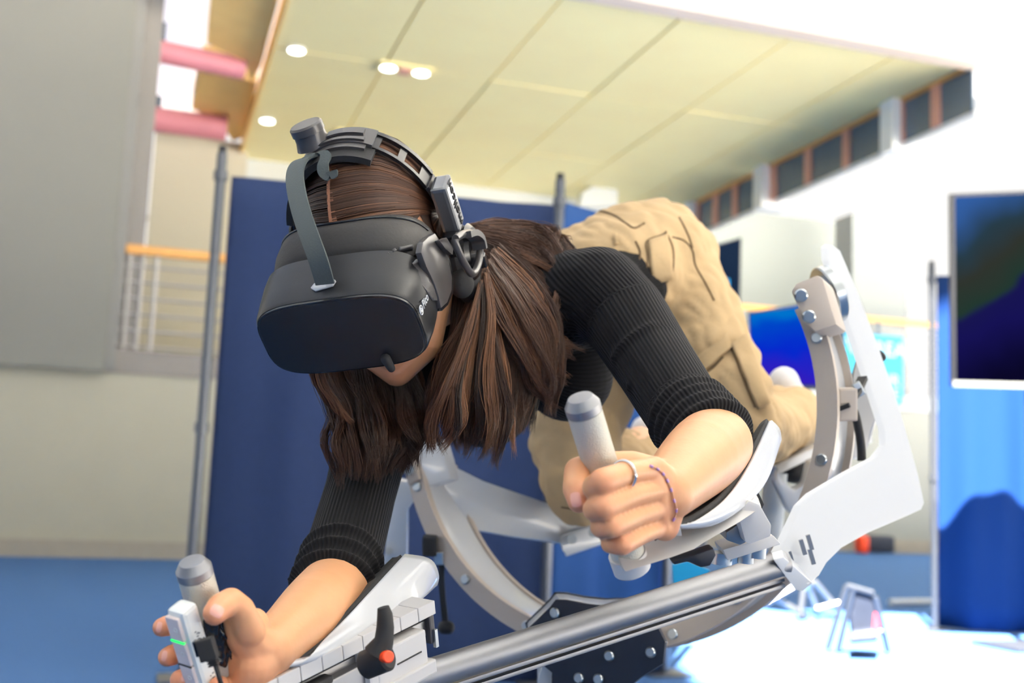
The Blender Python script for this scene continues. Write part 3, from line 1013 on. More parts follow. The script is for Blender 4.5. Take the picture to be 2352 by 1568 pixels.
for px, py, r_ in ((1656, 1282, .011), (1738, 1268, .009), (1712, 1280, .008)):
    cyl('bolt', P(px, py + 12, 1.14), P(px + 2, py - 14, 1.14), r_, m_chrome, mach, seg=16)
pplate('rail_end', [(1722, 1132, 1.12), (1742, 1128, 1.12), (1756, 1158, 1.12), (1748, 1176, 1.12)], FWD * .04, m_rub, mach, bev=.002)
o = pplate('screen_card', [(1545, 1298, 1.7), (1580, 1290, 1.7), (1630, 1310, 1.7), (1625, 1320, 1.7), (1548, 1340, 1.7)], FWD * .01, m_cyan, mach)
# right handle
def handle(pa, pb, r, root):
    d = (pb - pa).normalized()
    L = (pb - pa).length
    cyl('grip_cap', pa, pa + d * .014, r, m_alu, root, seg=48, prof=[(0, r * .66), (.0001 / .014, r * .7), (.45, r * .97), (.5, r), (1, r)], auto=25)
    cyl('grip', pa + d * .0145, pb, r * .985, m_knurl, root, seg=64)


m_knurl = mat('knurled_aluminium', (200, 198, 186), .5, .45)
nt = m_knurl.node_tree
tc = nt.nodes.new('ShaderNodeTexCoord')
vo = nt.nodes.new('ShaderNodeTexVoronoi')
vo.inputs['Scale'].default_value = 900
bp = nt.nodes.new('ShaderNodeBump')
bp.inputs['Strength'].default_value = .6
bp.inputs['Distance'].default_value = .0006
nt.links.new(tc.outputs['Object'], vo.inputs['Vector'])
nt.links.new(vo.outputs['Distance'], bp.inputs['Height'])
nt.links.new(bp.outputs['Normal'], nt.nodes['Principled BSDF'].inputs['Normal'])
HR0, HR1 = P(1332, 912, .915), P(1448, 1292, .975)
handle(HR0, HR1, .0148, mach)
cyl('grip_collar', P(1440, 1270, .972), P(1452, 1305, .978), .0165, m_wht_pl, mach, seg=40)

# --- left armrest
sheet('arm_pad', [PP([(560, 1590, .99), (640, 1530, 1.0), (712, 1462, 1.06), (800, 1385, 1.13), (905, 1285, 1.22)]),
                  PP([(600, 1580, .98), (660, 1535, .99), (735, 1465, 1.045), (832, 1370, 1.12), (915, 1284, 1.205)]),
                  PP([(640, 1526, .975), (690, 1512, .985), (752, 1460, 1.03), (846, 1358, 1.11), (924, 1278, 1.2)])], m_pad, mach, thick=.006)
sheet('arm_shell', [PP([(600, 1526, .965), (690, 1517, .98), (755, 1462, 1.025), (850, 1358, 1.105), (928, 1276, 1.2)]),
                    PP([(640, 1528, .97), (720, 1512, .995), (800, 1450, 1.04), (905, 1372, 1.125), (985, 1286, 1.215)]),
                    PP([(660, 1528, .985), (770, 1490, 1.02), (860, 1432, 1.075), (945, 1384, 1.14), (1003, 1318, 1.235)]),
                    PP([(680, 1528, 1.0), (790, 1482, 1.04), (880, 1424, 1.1), (955, 1380, 1.15), (1000, 1342, 1.25)])], m_wht, mach, nv=18, thick=.005)
# white segmented rail: separate segments
ra0, ra1 = P(560, 1592, .95), P(975, 1388, 1.13)
rdir = (ra1 - ra0)
for k in range(9):
    u0, u1 = k / 9, (k + 1) / 9 - .004
    if k < 3 and k > 0: pass
    p, q = ra0 + rdir * u0, ra0 + rdir * u1
    box('rail_segment', (p + q) / 2, ((q - p).length, .0135, .03), m_wht_pl, mach, ax=(rdir.normalized(), (UP - rdir.normalized() * UP.dot(rdir.normalized())).normalized(), rdir.normalized().cross((UP - rdir.normalized() * UP.dot(rdir.normalized())).normalized())), bev=.0008)
rd = rdir.normalized()
rup = (UP - rd * UP.dot(rd)).normalized()
rfw = rd.cross(rup)
if rfw.dot(FWD) < 0: rfw = -rfw
def rl(u, v, w): return ra0 + rdir * u + rup * v + rfw * w
box('extrusion_slot', rl(.6, -.0105, .006), (rdir.length * .8, .007, .02), m_rub, mach, ax=(rd, rup, rfw))
box('extrusion', rl(.62, -.021, .006), (rdir.length * .74, .016, .022), m_alud, mach, ax=(rd, rup, rfw), bev=.001)
box('extrusion_end', rl(.985, -.02, .004), (.008, .034, .03), m_blk, mach, ax=(rd, rup, rfw), bev=.002)
box('extrusion_end_lip', rl(.992, -.032, -.012), (.004, .018, .004), m_chrome, mach, ax=(rd, rup, rfw))
box('clamp_block', rl(.74, -.03, -.012), (.068, .034, .02), m_wht_pl, mach, ax=(rd, rup, rfw), bev=.002)
box('clamp_block', rl(.61, -.036, -.006), (.03, .05, .03), m_wht_pl, mach, ax=(rd, rup, rfw), bev=.003)
box('clamp_base', rl(.745, -.052, -.008), (.082, .014, .034), m_wht_pl, mach, ax=(rd, rup, rfw), bev=.002)
box('clamp_joint', rl(.775, -.032, -.0225), (.034, .0012, .001), m_ink, mach, ax=(rd, rup, rfw))
box('rail_carrier', rl(.42, -.034, .0), (.07, .03, .03), m_alud, mach, ax=(rd, rup, rfw), bev=.002)
box('rail_carrier', rl(.27, -.03, .0), (.05, .03, .03), m_rub, mach, ax=(rd, rup, rfw), bev=.002)
for u in (.82, .74, .67, .58):
    c = rl(u, -.06, -.004)
    cyl('bolt', c + rup * .004, c - rup * .012, .0062, m_chrome, mach, seg=18, ch=.001)
cyl('clamp_post', rl(.66, -.058, 0), rl(.66, -.1, 0), .02, m_wht_pl, mach, seg=30, ch=.002)
# adjusting lever with orange button
tube('lever', [P(880, 1394, .985), P(884, 1410, .985), P(885, 1440, .985), P(882, 1470, .985), P(868, 1500, .985)], [.0052, .0068, .0078, .0085, .0125], m_rub, mach, seg=16)
cyl('lever_boss', P(836, 1528, .995), P(892, 1506, .985), .0125, m_rub, mach, seg=28, ch=.002)
cyl('lever_button', P(880, 1508, .98), P(893, 1508, .968), .0052, m_orange, mach, seg=20, ch=.001)
# left handle
HL0, HL1 = P(440, 1288, .925), P(540, 1640, .985)
handle(HL0, HL1, .0146, mach)

# ================================================================== PERSON
# head frame, fitted to the photograph: local (right, up, forward) in metres about the head's middle
HEADC = V((-0.1495, 0.0950, -1.2981))
HEADM = ((0.96420776, -0.23661672, -0.11964917), (0.11269149, 0.77417462, -0.62285976), (0.24000838, 0.58708277, 0.77312987))
def H(r, u, f):
    c = [HEADC[i] + HEADM[i][0] * r + HEADM[i][1] * u + HEADM[i][2] * f for i in range(3)]
    return Cam3(*c)
hR, hU, hF = (H(1, 0, 0) - H(0, 0, 0)), (H(0, 1, 0) - H(0, 0, 0)), (H(0, 0, 1) - H(0, 0, 0))
HAX = (hR, hU, hF)

# joints
neck_b = P(1100, 745, 1.46)
sh_r, sh_l = P(1375, 668, 1.41), P(905, 895, 1.46)
up_r = [(sh_r, .056), (P(1440, 735, 1.375), .053), (P(1500, 830, 1.31), .048), (P(1570, 940, 1.22), .044), (P(1632, 1010, 1.165), .040)]
up_l = [(sh_l, .052), (P(865, 985, 1.42), .048), (P(828, 1130, 1.33), .043), (P(790, 1270, 1.23), .043), (P(765, 1350, 1.17), .040)]
fo_r = [(P(1640, 1022, 1.155), .039), (P(1612, 1048, 1.09), .0375), (P(1568, 1090, 1.02), .031), (P(1528, 1132, .965), .0245)]
fo_l = [(P(765, 1360, 1.16), .037), (P(722, 1400, 1.08), .0335), (P(668, 1450, 1.02), .0275), (P(618, 1492, .975), .0225)]
hip_c = P(1425, 640, 1.98)
chest = P(1195, 770, 1.58)

bm = bmesh.new()
# head
ell_add(bm, H(0, .036, -.018), HAX, (.074, .098, .096), 16)
ell_add(bm, H(0, .01, .03), HAX, (.066, .085, .066), 14)
ell_add(bm, H(0, -.045, .036), HAX, (.056, .066, .054), 14)
chain(bm, [(H(-.05, -.055, .0), .02), (H(-.034, -.092, .045), .021), (H(0, -.108, .070), .0195), (H(.034, -.092, .045), .021), (H(.05, -.055, .0), .02)])
chain(bm, [(H(0, -.03, .08), .02), (H(0, -.09, .066), .02)])
cap_add(bm, H(0, .02, .088), .01, H(0, -.024, .106), .013)
for s in (-1, 1):
    cap_add(bm, H(s * .008, -.029, .098), .008, H(s * .012, -.028, .094), .008)
    cap_add(bm, H(s * .035, -.005, .07), .024, H(s * .045, -.03, .045), .024)
# neck, shoulders and slim core
chain(bm, [(H(0, -.05, -.03), .05), (P(1010, 690, 1.41), .05), (neck_b, .055), (chest, .075), (P(1310, 710, 1.78), .075), (hip_c, .09)])
chain(bm, [(sh_r, .04), (P(1250, 705, 1.5), .035), (P(1010, 830, 1.5), .035), (sh_l, .04)])
for ch in (up_r, up_l): chain(bm, [(p, r - .008) for p, r in ch])
for ch, u in ((fo_r, up_r), (fo_l, up_l)): chain(bm, [(u[-1][0], u[-1][1] - .004)] + [(V(q[:3]), q[3]) for q in catmull([(*p, r) for p, r in ch], 9)], 20)
chain(bm, [(P(1500, 660, 1.98), .07), (P(1700, 960, 1.78), .04), (P(1820, 958, 2.1), .035)])
chain(bm, [(P(1385, 715, 2.03), .07), (P(1326, 1110, 1.84), .04), (P(1470, 1020, 2.2), .035)])


def fing(pts, n=10):
    chain(bm, [(P(*p[:3]), p[3]) for p in pts], n)


# --- her left hand (photo right): fist round the right-hand grip
wr = fo_r[-1][0]
K = [(1490, 1080, .938), (1505, 1124, .942), (1513, 1166, .948), (1515, 1208, .955)]
for k in K: chain(bm, [(wr, .0205), (P(k[0] + 12, k[1] + 1, k[2] + .008), .0125), (P(*k), .0105)])
chain(bm, [(P(*K[0]), .0105), (P(*K[1]), .0108), (P(*K[2]), .0104), (P(*K[3]), .0098)])
ell_add(bm, P(1512, 1145, .965), (RT, UP, FWD), (.02, .03, .015))
#      knuckle            PIP                   DIP (round the left of the grip)      tip behind
fing([(1490, 1080, .938, .0105), (1440, 1086, .912, .0098), (1384, 1106, .886, .0108), (1364, 1118, .898, .0096), (1374, 1130, .925, .0085)])
fing([(1505, 1124, .942, .0102), (1450, 1138, .912, .0094), (1386, 1164, .884, .0102), (1364, 1170, .897, .0092), (1376, 1180, .925, .0082)])
fing([(1513, 1166, .948, .0098), (1460, 1184, .92, .0090), (1404, 1208, .890, .0098), (1380, 1210, .902, .0088), (1392, 1218, .93, .0078)])
fing([(1515, 1208, .955, .0090), (1474, 1226, .93, .0084), (1428, 1250, .906, .0090), (1402, 1248, .915, .0080), (1412, 1252, .938, .0072)])
# thumb from the side of the palm, behind the grip, tip showing at its left
fing([(1515, 1098, .975, .017), (1452, 1074, .968, .0145), (1372, 1070, .962, .0125), (1328, 1082, .938, .0118), (1322, 1122, .922, .0108), (1328, 1154, .914, .0084)])

# --- her right hand (photo left): palm to the camera, fingers behind the grip
wl = fo_l[-1][0]
ell_add(bm, P(566, 1478, .962), ((RT * .35 + UP * .94).normalized(), (RT * .94 - UP * .35).normalized(), FWD), (.032, .018, .014))
chain(bm, [(wl, .0205), (P(585, 1480, .965), .021), (P(558, 1450, .955), .0165), (P(545, 1408, .945), .0135)])
chain(bm, [(wl, .0205), (P(585, 1530, .96), .019), (P(566, 1580, .962), .016), (P(556, 1640, .965), .013)])
chain(bm, [(P(540, 1420, .975), .012), (P(548, 1500, .975), .013), (P(560, 1580, .975), .0125)])
fing([(572, 1448, .948, .0135), (552, 1400, .936, .0118), (530, 1381, .926, .0112), (506, 1394, .914, .0112), (493, 1408, .905, .0096)])
fing([(560, 1430, .985, .0110), (480, 1424, 1.0, .0100), (410, 1432, .985, .0092), (382, 1437, .962, .0086), (372, 1440, .945, .0078)])
fing([(565, 1490, .985, .0110), (490, 1486, 1.0, .0100), (422, 1497, .985, .0092), (395, 1504, .962, .0088), (385, 1508, .945, .0080)])
fing([(570, 1545, .985, .0108), (510, 1545, 1.0, .0098), (452, 1552, .98, .0092), (426, 1556, .95, .0086), (412, 1560, .93, .0078)])
fing([(575, 1600, .985, .0095), (540, 1590, 1.0, .0085), (512, 1575, .97, .0080), (502, 1572, .94, .0074), (498, 1574, .925, .0068)])
person = skin_over('person', bm, .0015, 4, m_skin)
tag(person, 'woman in black ribbed sweater and beige trousers lying forward, gripping two handles', 'person')
bv_body = bvh_of(person)
import numpy as np
pc_ = np.empty(len(person.data.vertices) * 3, dtype=np.float32)
person.data.vertices.foreach_get('co', pc_)
pc_ = pc_.reshape(-1, 3)
red = np.zeros(len(pc_), dtype=np.float32)
for (x, y, d, r_, k) in ((1384, 1106, .884, .012, 1), (1386, 1164, .884, .012, 1), (1404, 1208, .89, .012, 1), (1428, 1250, .906, .012, 1), (1328, 1150, .914, .016, .9), (1326, 1085, .938, .016, .5),
                         (1490, 1080, .935, .014, .5), (1505, 1124, .94, .014, .6), (1513, 1166, .946, .014, .6), (1515, 1208, .95, .014, .5), (1540, 1215, .96, .02, .5),
                         (493, 1415, .905, .018, .9), (530, 1381, .926, .014, .6), (370, 1440, .945, .018, 1), (383, 1507, .945, .018, 1), (412, 1560, .93, .018, 1), (498, 1574, .925, .016, 1), (565, 1500, .95, .03, .35), (575, 1550, .95, .03, .4)):
    p = np.array(P(x, y, d), dtype=np.float32)
    red = np.maximum(red, k * np.exp(-((pc_ - p) ** 2).sum(1) / (r_ * .8) ** 2))
for (u_, f_, r_, k) in ((-.065, .088, .03, .5), (-.105, .075, .025, .35)):
    p = np.array(H(0, u_, f_), dtype=np.float32)
    red = np.maximum(red, k * np.exp(-((pc_ - p) ** 2).sum(1) / r_ ** 2))
ra_ = person.data.attributes.new('flush', 'FLOAT', 'POINT')
ra_.data.foreach_set('value', red)
nt = m_skin.node_tree
pb = nt.nodes['Principled BSDF']
src = pb.inputs['Base Color'].links[0].from_socket
at = nt.nodes.new('ShaderNodeAttribute')
at.attribute_name = 'flush'
mx = nt.nodes.new('ShaderNodeMix')
mx.data_type = 'RGBA'
mu = nt.nodes.new('ShaderNodeMath')
mu.operation = 'MULTIPLY'
mu.inputs[1].default_value = .6
nt.links.new(at.outputs['Fac'], mu.inputs[0])
nt.links.new(mu.outputs[0], mx.inputs['Factor'])
nt.links.new(src, mx.inputs['A'])
mx.inputs['B'].default_value = lin((206, 112, 88))
nt.links.new(mx.outputs['Result'], pb.inputs['Base Color'])


# fingernails lie on the skin
def nail(c, along, w, l, lift=.0006):
    """c: pixel; along: pixel direction of the finger"""
    p = hit(bv_body, *c)
    if p is None: return
    a = math.atan2(along[1], along[0])
    ca, sa = math.cos(a), math.sin(a)
    vs, fs = [], []
    nn = 7
    for i in range(nn):
        for j in range(nn):
            u, v = (i / (nn - 1) - .5) * 2, (j / (nn - 1) - .5) * 2
            # rounded outline
            k = math.sqrt(max(0, 1 - .35 * u * u))
            x, y = u * l * math.sqrt(1 - .3 * v * v), v * w * k
            q = hit(bv_body, c[0] + x * ca - y * sa, c[1] + x * sa + y * ca, lift)
            vs.append(q if q is not None and (q - p).length < .03 else p)
    for i in range(nn - 1):
        for j in range(nn - 1):
            q = i * nn + j
            fs.append((q, q + 1, q + nn + 1, q + nn))
    mk('fingernail', vs, fs, m_nail, person, smooth=True)


nail((1323, 1147), (.15, 1), 12, 17)
nail((498, 1403), (-.45, .9), 15, 14)
nail((366, 1440), (-.2, 1), 6, 12)
nail((378, 1506), (-.2, 1), 6, 12)
nail((424, 1556), (-.2, 1), 8, 9)

# lips
bm = bmesh.new()
for s in (-1, 1):
    chain(bm, [(H(0, -.060, .0895), .0052), (H(s * .011, -.0605, .087), .0045), (H(s * .022, -.063, .077), .0025)], 6)
    chain(bm, [(H(0, -.0685, .0885), .006), (H(s * .011, -.068, .086), .005), (H(s * .022, -.063, .077), .0025)], 6)
skin_over('lips', bm, .0013, 3, mat('lips', (196, 112, 104), .4), person)

# ------------------------------------------------------------------ sweater
tl = (hip_c - chest).normalized()                   # along the torso
ts = (sh_r - sh_l)
ts = (ts - tl * ts.dot(tl)).normalized()
tv = ts.cross(tl)
if tv.dot(UP) < 0: tv = -tv
TAX = (ts, tv, tl)
bm = bmesh.new()
ell_add(bm, chest, TAX, (.155, .105, .17), 16)
ell_add(bm, P(1165, 765, 1.52), TAX, (.13, .085, .1), 14)
ell_add(bm, P(1300, 720, 1.75), TAX, (.128, .09, .16), 14)
ell_add(bm, P(1370, 690, 1.86), TAX, (.13, .095, .12), 14)
chain(bm, [(sh_r, .056), (P(1250, 705, 1.47), .07), (neck_b, .062), (P(1010, 830, 1.48), .068), (sh_l, .052)])
chain(bm, [(sh_r, .056), (P(1330, 730, 1.55), .075)])
ell_add(bm, P(1300, 855, 1.50), TAX, (.062, .066, .062), 14)
ell_add(bm, P(1120, 925, 1.53), TAX, (.064, .06, .062), 14)
chain(bm, [(neck_b, .062), (P(1035, 705, 1.425), .060)])
chain(bm, up_r)
chain(bm, up_l)
# cuff rolls
def cuffs(ch, n, extra):
    a, b = ch[-2][0], ch[-1][0]
    for k in range(n):
        t = k / max(n - 1, 1)
        c = a.lerp(b, .25 + .75 * t)
        d = (b - a).normalized()
        a1, b1 = frame_of(d + V((.1, 0, .05)) * .0)
        r = ch[-1][1] + .0035
        pts = [c + (a1 * math.cos(q) + b1 * math.sin(q)) * r for q in [2 * math.pi * i / 20 for i in range(20)]]
        for i in range(20): cap_add(bm, pts[i], extra, pts[(i + 1) % 20], extra, 4)
cuffs(up_r, 4, .0062)
cuffs(up_l, 3, .005)
# soft drag folds near the shoulder
for pts in ([(1412, 822, 1.30), (1440, 785, 1.285), (1490, 752, 1.285), (1520, 748, 1.30)], [(1446, 890, 1.255), (1490, 874, 1.24), (1540, 855, 1.245)]):
    q = catmull([P(*p) for p in pts], 8)
    chain(bm, [(p, .006) for p in q], 4)
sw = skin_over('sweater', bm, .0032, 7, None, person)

m_sw = bpy.data.materials.new('ribbed_knit')
m_sw.use_nodes = True
nt = m_sw.node_tree
b = nt.nodes['Principled BSDF']
b.inputs['Base Color'].default_value = lin((30, 29, 33))
b.inputs['Roughness'].default_value = .9
b.inputs['Specular IOR Level'].default_value = .15
b.inputs['Sheen Weight'].default_value = .04
at = nt.nodes.new('ShaderNodeAttribute')
at.attribute_name = 'rib'
mu = nt.nodes.new('ShaderNodeMath')
mu.operation = 'MULTIPLY'
mu.inputs[1].default_value = 2 * math.pi / .0046
si = nt.nodes.new('ShaderNodeMath')
si.operation = 'SINE'
nt.links.new(at.outputs['Fac'], mu.inputs[0])
nt.links.new(mu.outputs[0], si.inputs[0])
bp = nt.nodes.new('ShaderNodeBump')
bp.inputs['Strength'].default_value = .6
bp.inputs['Distance'].default_value = .001
nt.links.new(si.outputs[0], bp.inputs['Height'])
nt.links.new(bp.outputs['Normal'], b.inputs['Normal'])
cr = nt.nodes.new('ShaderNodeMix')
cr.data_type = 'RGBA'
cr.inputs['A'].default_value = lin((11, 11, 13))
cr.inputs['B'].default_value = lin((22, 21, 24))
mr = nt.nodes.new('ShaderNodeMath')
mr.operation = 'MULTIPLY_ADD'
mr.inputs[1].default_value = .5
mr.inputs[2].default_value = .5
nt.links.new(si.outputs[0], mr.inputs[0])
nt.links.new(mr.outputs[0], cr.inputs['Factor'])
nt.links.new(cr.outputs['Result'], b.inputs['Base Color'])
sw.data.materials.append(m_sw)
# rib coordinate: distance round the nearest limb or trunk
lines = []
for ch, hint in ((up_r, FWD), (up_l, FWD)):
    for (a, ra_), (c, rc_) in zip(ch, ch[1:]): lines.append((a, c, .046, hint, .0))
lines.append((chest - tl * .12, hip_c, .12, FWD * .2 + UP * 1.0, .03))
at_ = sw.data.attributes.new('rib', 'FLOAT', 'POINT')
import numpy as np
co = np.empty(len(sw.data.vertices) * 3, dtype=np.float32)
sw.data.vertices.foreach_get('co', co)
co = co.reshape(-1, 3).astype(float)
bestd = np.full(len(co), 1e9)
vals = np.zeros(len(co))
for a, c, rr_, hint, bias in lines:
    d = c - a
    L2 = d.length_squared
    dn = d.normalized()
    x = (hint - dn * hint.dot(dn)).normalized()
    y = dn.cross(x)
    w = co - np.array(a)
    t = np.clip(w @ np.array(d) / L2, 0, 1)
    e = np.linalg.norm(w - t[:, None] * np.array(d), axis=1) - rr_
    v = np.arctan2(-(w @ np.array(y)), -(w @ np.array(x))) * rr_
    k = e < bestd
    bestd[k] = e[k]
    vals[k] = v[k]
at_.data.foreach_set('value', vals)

# ------------------------------------------------------------------ trousers
bm = bmesh.new()
ell_add(bm, hip_c, TAX, (.165, .125, .17), 16)
ell_add(bm, P(1395, 655, 1.90), TAX, (.140, .108, .14), 14)
ell_add(bm, P(1510, 605, 2.02), TAX, (.105, .115, .13), 14)
ell_add(bm, P(1370, 655, 2.08), TAX, (.105, .115, .13), 14)
chain(bm, [(P(1500, 650, 1.98), .118), (P(1560, 730, 1.93), .104), (P(1640, 870, 1.85), .083), (P(1704, 975, 1.77), .064), (P(1712, 1010, 1.77), .058)])
chain(bm, [(P(1706, 985, 1.78), .062), (P(1760, 985, 1.95), .06), (P(1808, 960, 2.1), .062), (P(1835, 962, 2.18), .055)])
chain(bm, [(P(1385, 715, 2.03), .115), (P(1350, 860, 1.98), .098), (P(1318, 1010, 1.9), .076), (P(1328, 1105, 1.84), .062), (P(1334, 1132, 1.83), .054)])
chain(bm, [(P(1330, 1100, 1.85), .058), (P(1400, 1075, 2.02), .055), (P(1460, 1048, 2.18), .055), (P(1480, 1040, 2.22), .05)])
for pts in ([(1590, 880, 1.76), (1660, 850, 1.775), (1700, 800, 1.80)], [(1600, 905, 1.755), (1670, 885, 1.765), (1712, 845, 1.79)], [(1615, 930, 1.75), (1680, 915, 1.755), (1728, 890, 1.775)], [(1575, 640, 1.865), (1600, 720, 1.84), (1625, 760, 1.83)]):
    chain(bm, [(p, .009) for p in catmull([P(*p) for p in pts], 7)], 4)
tr = skin_over('trousers', bm, .006, 5, m_pants, person)
from mathutils import noise as mnoise
tr.data.update()
nrm = [v.normal.copy() for v in tr.data.vertices]
cos_ = []
for v, nv_ in zip(tr.data.vertices, nrm):
    q = v.co
    a = mnoise.noise(V((q.dot(RT) * 9, q.dot(UP) * 22, q.dot(FWD) * 9)) + V((3, 1, 7)))
    b2_ = mnoise.noise(V((q.dot(RT) * 26 + q.dot(UP) * 30, q.dot(UP) * 14 - q.dot(RT) * 20, q.dot(FWD) * 16)))
    cos_ += list(q + nv_ * (.007 * a + .0045 * (abs(b2_) * 2 - .6)))
tr.data.vertices.foreach_set('co', cos_)
tr.data.update()
bv_tr = bvh_of(tr)
def seam(pts, r=.0022, name='seam', m=m_seam, bv=bv_tr):
    q = []
    for p in catmull([(x, y, 0) for x, y in pts], len(pts) * 6):
        h = hit(bv, p[0], p[1], .0006)
        if h is not None and (not q or (h - q[-1]).length < .12): q.append(h)
    if len(q) > 2: tube(name, q, r, m, person if bv is bv_tr else None, seg=6)
seam([(1305, 497), (1330, 487), (1370, 484), (1410, 494), (1440, 515), (1457, 524), (1480, 513)], .002)
seam([(1484, 640), (1487, 590), (1485, 555), (1520, 540), (1530, 532)], .0016)
seam([(1530, 536), (1545, 570), (1545, 620), (1530, 648), (1508, 655)], .0016)
seam([(1545, 545), (1570, 552), (1590, 575), (1597, 610), (1620, 650), (1640, 690)], .0016)
seam([(1560, 500), (1580, 540), (1590, 570)], .002)
seam([(1460, 555), (1470, 580), (1465, 615)], .002)
seam([(1672, 785), (1690, 820), (1712, 880), (1735, 935)], .0024)
seam([(1585, 880), (1630, 850), (1660, 820)], .002)
seam([(1340, 985), (1352, 1060), (1352, 1165)], .0016)
seam([(1290, 1164), (1340, 1170), (1395, 1160)], .0016)
# pocket flap and cargo flap lying on the cloth
def flap(name, poly, n, lift, th, m=m_pants):
    """poly: 4 corners in order; bilinear grid laid on the trousers"""
    a, b_, c, d = [V((p[0], p[1], 0)) for p in poly]
    vs = []
    for i in range(n):
        for j in range(n):
            u, v = i / (n - 1), j / (n - 1)
            p = a * (1 - u) * (1 - v) + b_ * u * (1 - v) + c * u * v + d * (1 - u) * v
            h = hit(bv_tr, p.x, p.y, lift)
            vs.append(h if h is not None else (vs[-1] if vs else P(p.x, p.y, 1.8)))
    fs = [(i * n + j, i * n + j + 1, (i + 1) * n + j + 1, (i + 1) * n + j) for i in range(n - 1) for j in range(n - 1)]
    o = mk(name, vs, fs, m, person, smooth=True)
    md = o.modifiers.new('t', 'SOLIDIFY')
    md.thickness = th
    md.offset = 0
    return o
flap('back_pocket', [(1488, 556), (1530, 540), (1542, 640), (1495, 650)], 8, .004, .004)
flap('cargo_flap', [(1588, 835), (1668, 770), (1680, 800), (1606, 870)], 8, .006, .004)
flap('cargo_pocket', [(1676, 792), (1712, 770), (1762, 930), (1738, 940)], 8, .006, .005)
flap('belt_loop', [(1408, 545), (1418, 542), (1422, 562), (1412, 566)], 4, .005, .003)
# rolled pocket edge under the flap
seam([(1620, 795 + 20), (1650, 825), (1640, 822)], .004, 'pocket_edge', m_pants)

# sneakers
def sneaker(heel, toe, label):
    bm = bmesh.new()
    d = (toe - heel)
    cap_add(bm, heel, .036, heel + d * .45, .034)
    cap_add(bm, heel + d * .45, .033, toe, .028)
    cap_add(bm, heel, .034, heel + UP * .02 - d * .1, .03)
    o = skin_over('sneaker', bm, .006, 3, m_shoe, person)
    return o
sneaker(P(1805, 905, 2.2), P(1850, 950, 2.32), '')
sneaker(P(1484, 1015, 2.27), P(1500, 1050, 2.4), '')

# ------------------------------------------------------------------ hair
m_hair = bpy.data.materials.new('brown_hair')
m_hair.use_nodes = True
nt = m_hair.node_tree
b = nt.nodes['Principled BSDF']
at = nt.nodes.new('ShaderNodeAttribute')
at.attribute_name = 'tone'
rp = nt.nodes.new('ShaderNodeValToRGB')
rp.color_ramp.elements[0].color = lin((38, 24, 17))
rp.color_ramp.elements[1].color = lin((156, 108, 76))
e = rp.color_ramp.elements.new(.5)
e.color = lin((78, 50, 34))
nt.links.new(at.outputs['Fac'], rp.inputs[0])
nt.links.new(rp.outputs[0], b.inputs['Base Color'])
b.inputs['Roughness'].default_value = .42
b.inputs['Specular IOR Level'].default_value = .4
b.inputs['Anisotropic'].default_value = .3

HV, HFc, HT = [], [], []
rnd = random.Random(11)
def strand(pts, r, tone, n=12, taper=.3):
    pts = catmull(pts, n)
    a, bq = frame_of(pts[1] - pts[0])
    base = len(HV)
    for i, p in enumerate(pts):
        d = (pts[min(i + 1, n - 1)] - pts[max(i - 1, 0)]).normalized()
        a = (a - d * a.dot(d)).normalized()
        bb = d.cross(a)
        t = i / (n - 1)
        rr_ = r * (1 - (1 - taper) * t ** 2) if i < n - 1 else r * .15
        for k in range(3):
            q = 2.094 * k
            HV.append(p + (a * math.cos(q) + bb * math.sin(q)) * rr_)
            HT.append(tone)
    for i in range(n - 1):
        for k in range(3):
            HFc.append((base + i * 3 + k, base + i * 3 + (k + 1) % 3, base + i * 3 + 3 + (k + 1) % 3, base + i * 3 + 3 + k))


def lock(rows, count, r, tone, tv_=.16, jit=.007, clump=46, n=14, dz=.02):
    """rows: list of stations root->tip; each station has two pixel+depth ends, strands are spread between them"""
    count = int(count * 1.5)
    r *= .62
    tone -= .02
    for c in range(count):
        if c % clump == 0:
            sp_ = rnd.uniform(.02, .06)
            cv_ = rnd.uniform(.55, .95)
            u0 = rnd.random()
            tn0 = tone + rnd.gauss(0, tv_)
            dd0_ = rnd.uniform(-1, 1)
            j0 = [rnd.gauss(0, 1) for _ in rows]
            j0y = [rnd.gauss(0, 1) for _ in rows]
            end0 = rnd.choice((rnd.uniform(.74, .95), rnd.uniform(.9, 1), 1.0))
        u = u0 + rnd.gauss(0, sp_)
        end = min(1, end0 + rnd.uniform(-.16, .05))
        pts = []
        for i, (A, B) in enumerate(rows):
            t = i / (len(rows) - 1)
            ut = u0 + (u - u0) * (1 - cv_ * t ** 1.6)
            q = [A[k] + (B[k] - A[k]) * max(-.06, min(1.06, ut)) for k in range(3)]
            q[2] += dd0_ * dz * (.3 + .7 * t)
            p = P(*q)
            p = p + RT * (j0[i] * jit * t + rnd.gauss(0, .0018) * (.4 + t)) + UP * (j0y[i] * jit * .5 * t + rnd.gauss(0, .0018))
            pts.append(p)
        k = len(pts)
        if end < 1: pts[-1] = pts[-2].lerp(pts[-1], max(.15, 1 - (1 - end) * 3))
        strand(pts, r * rnd.uniform(.7, 1.2), max(0, min(1, tn0 + rnd.gauss(0, .06))), n)


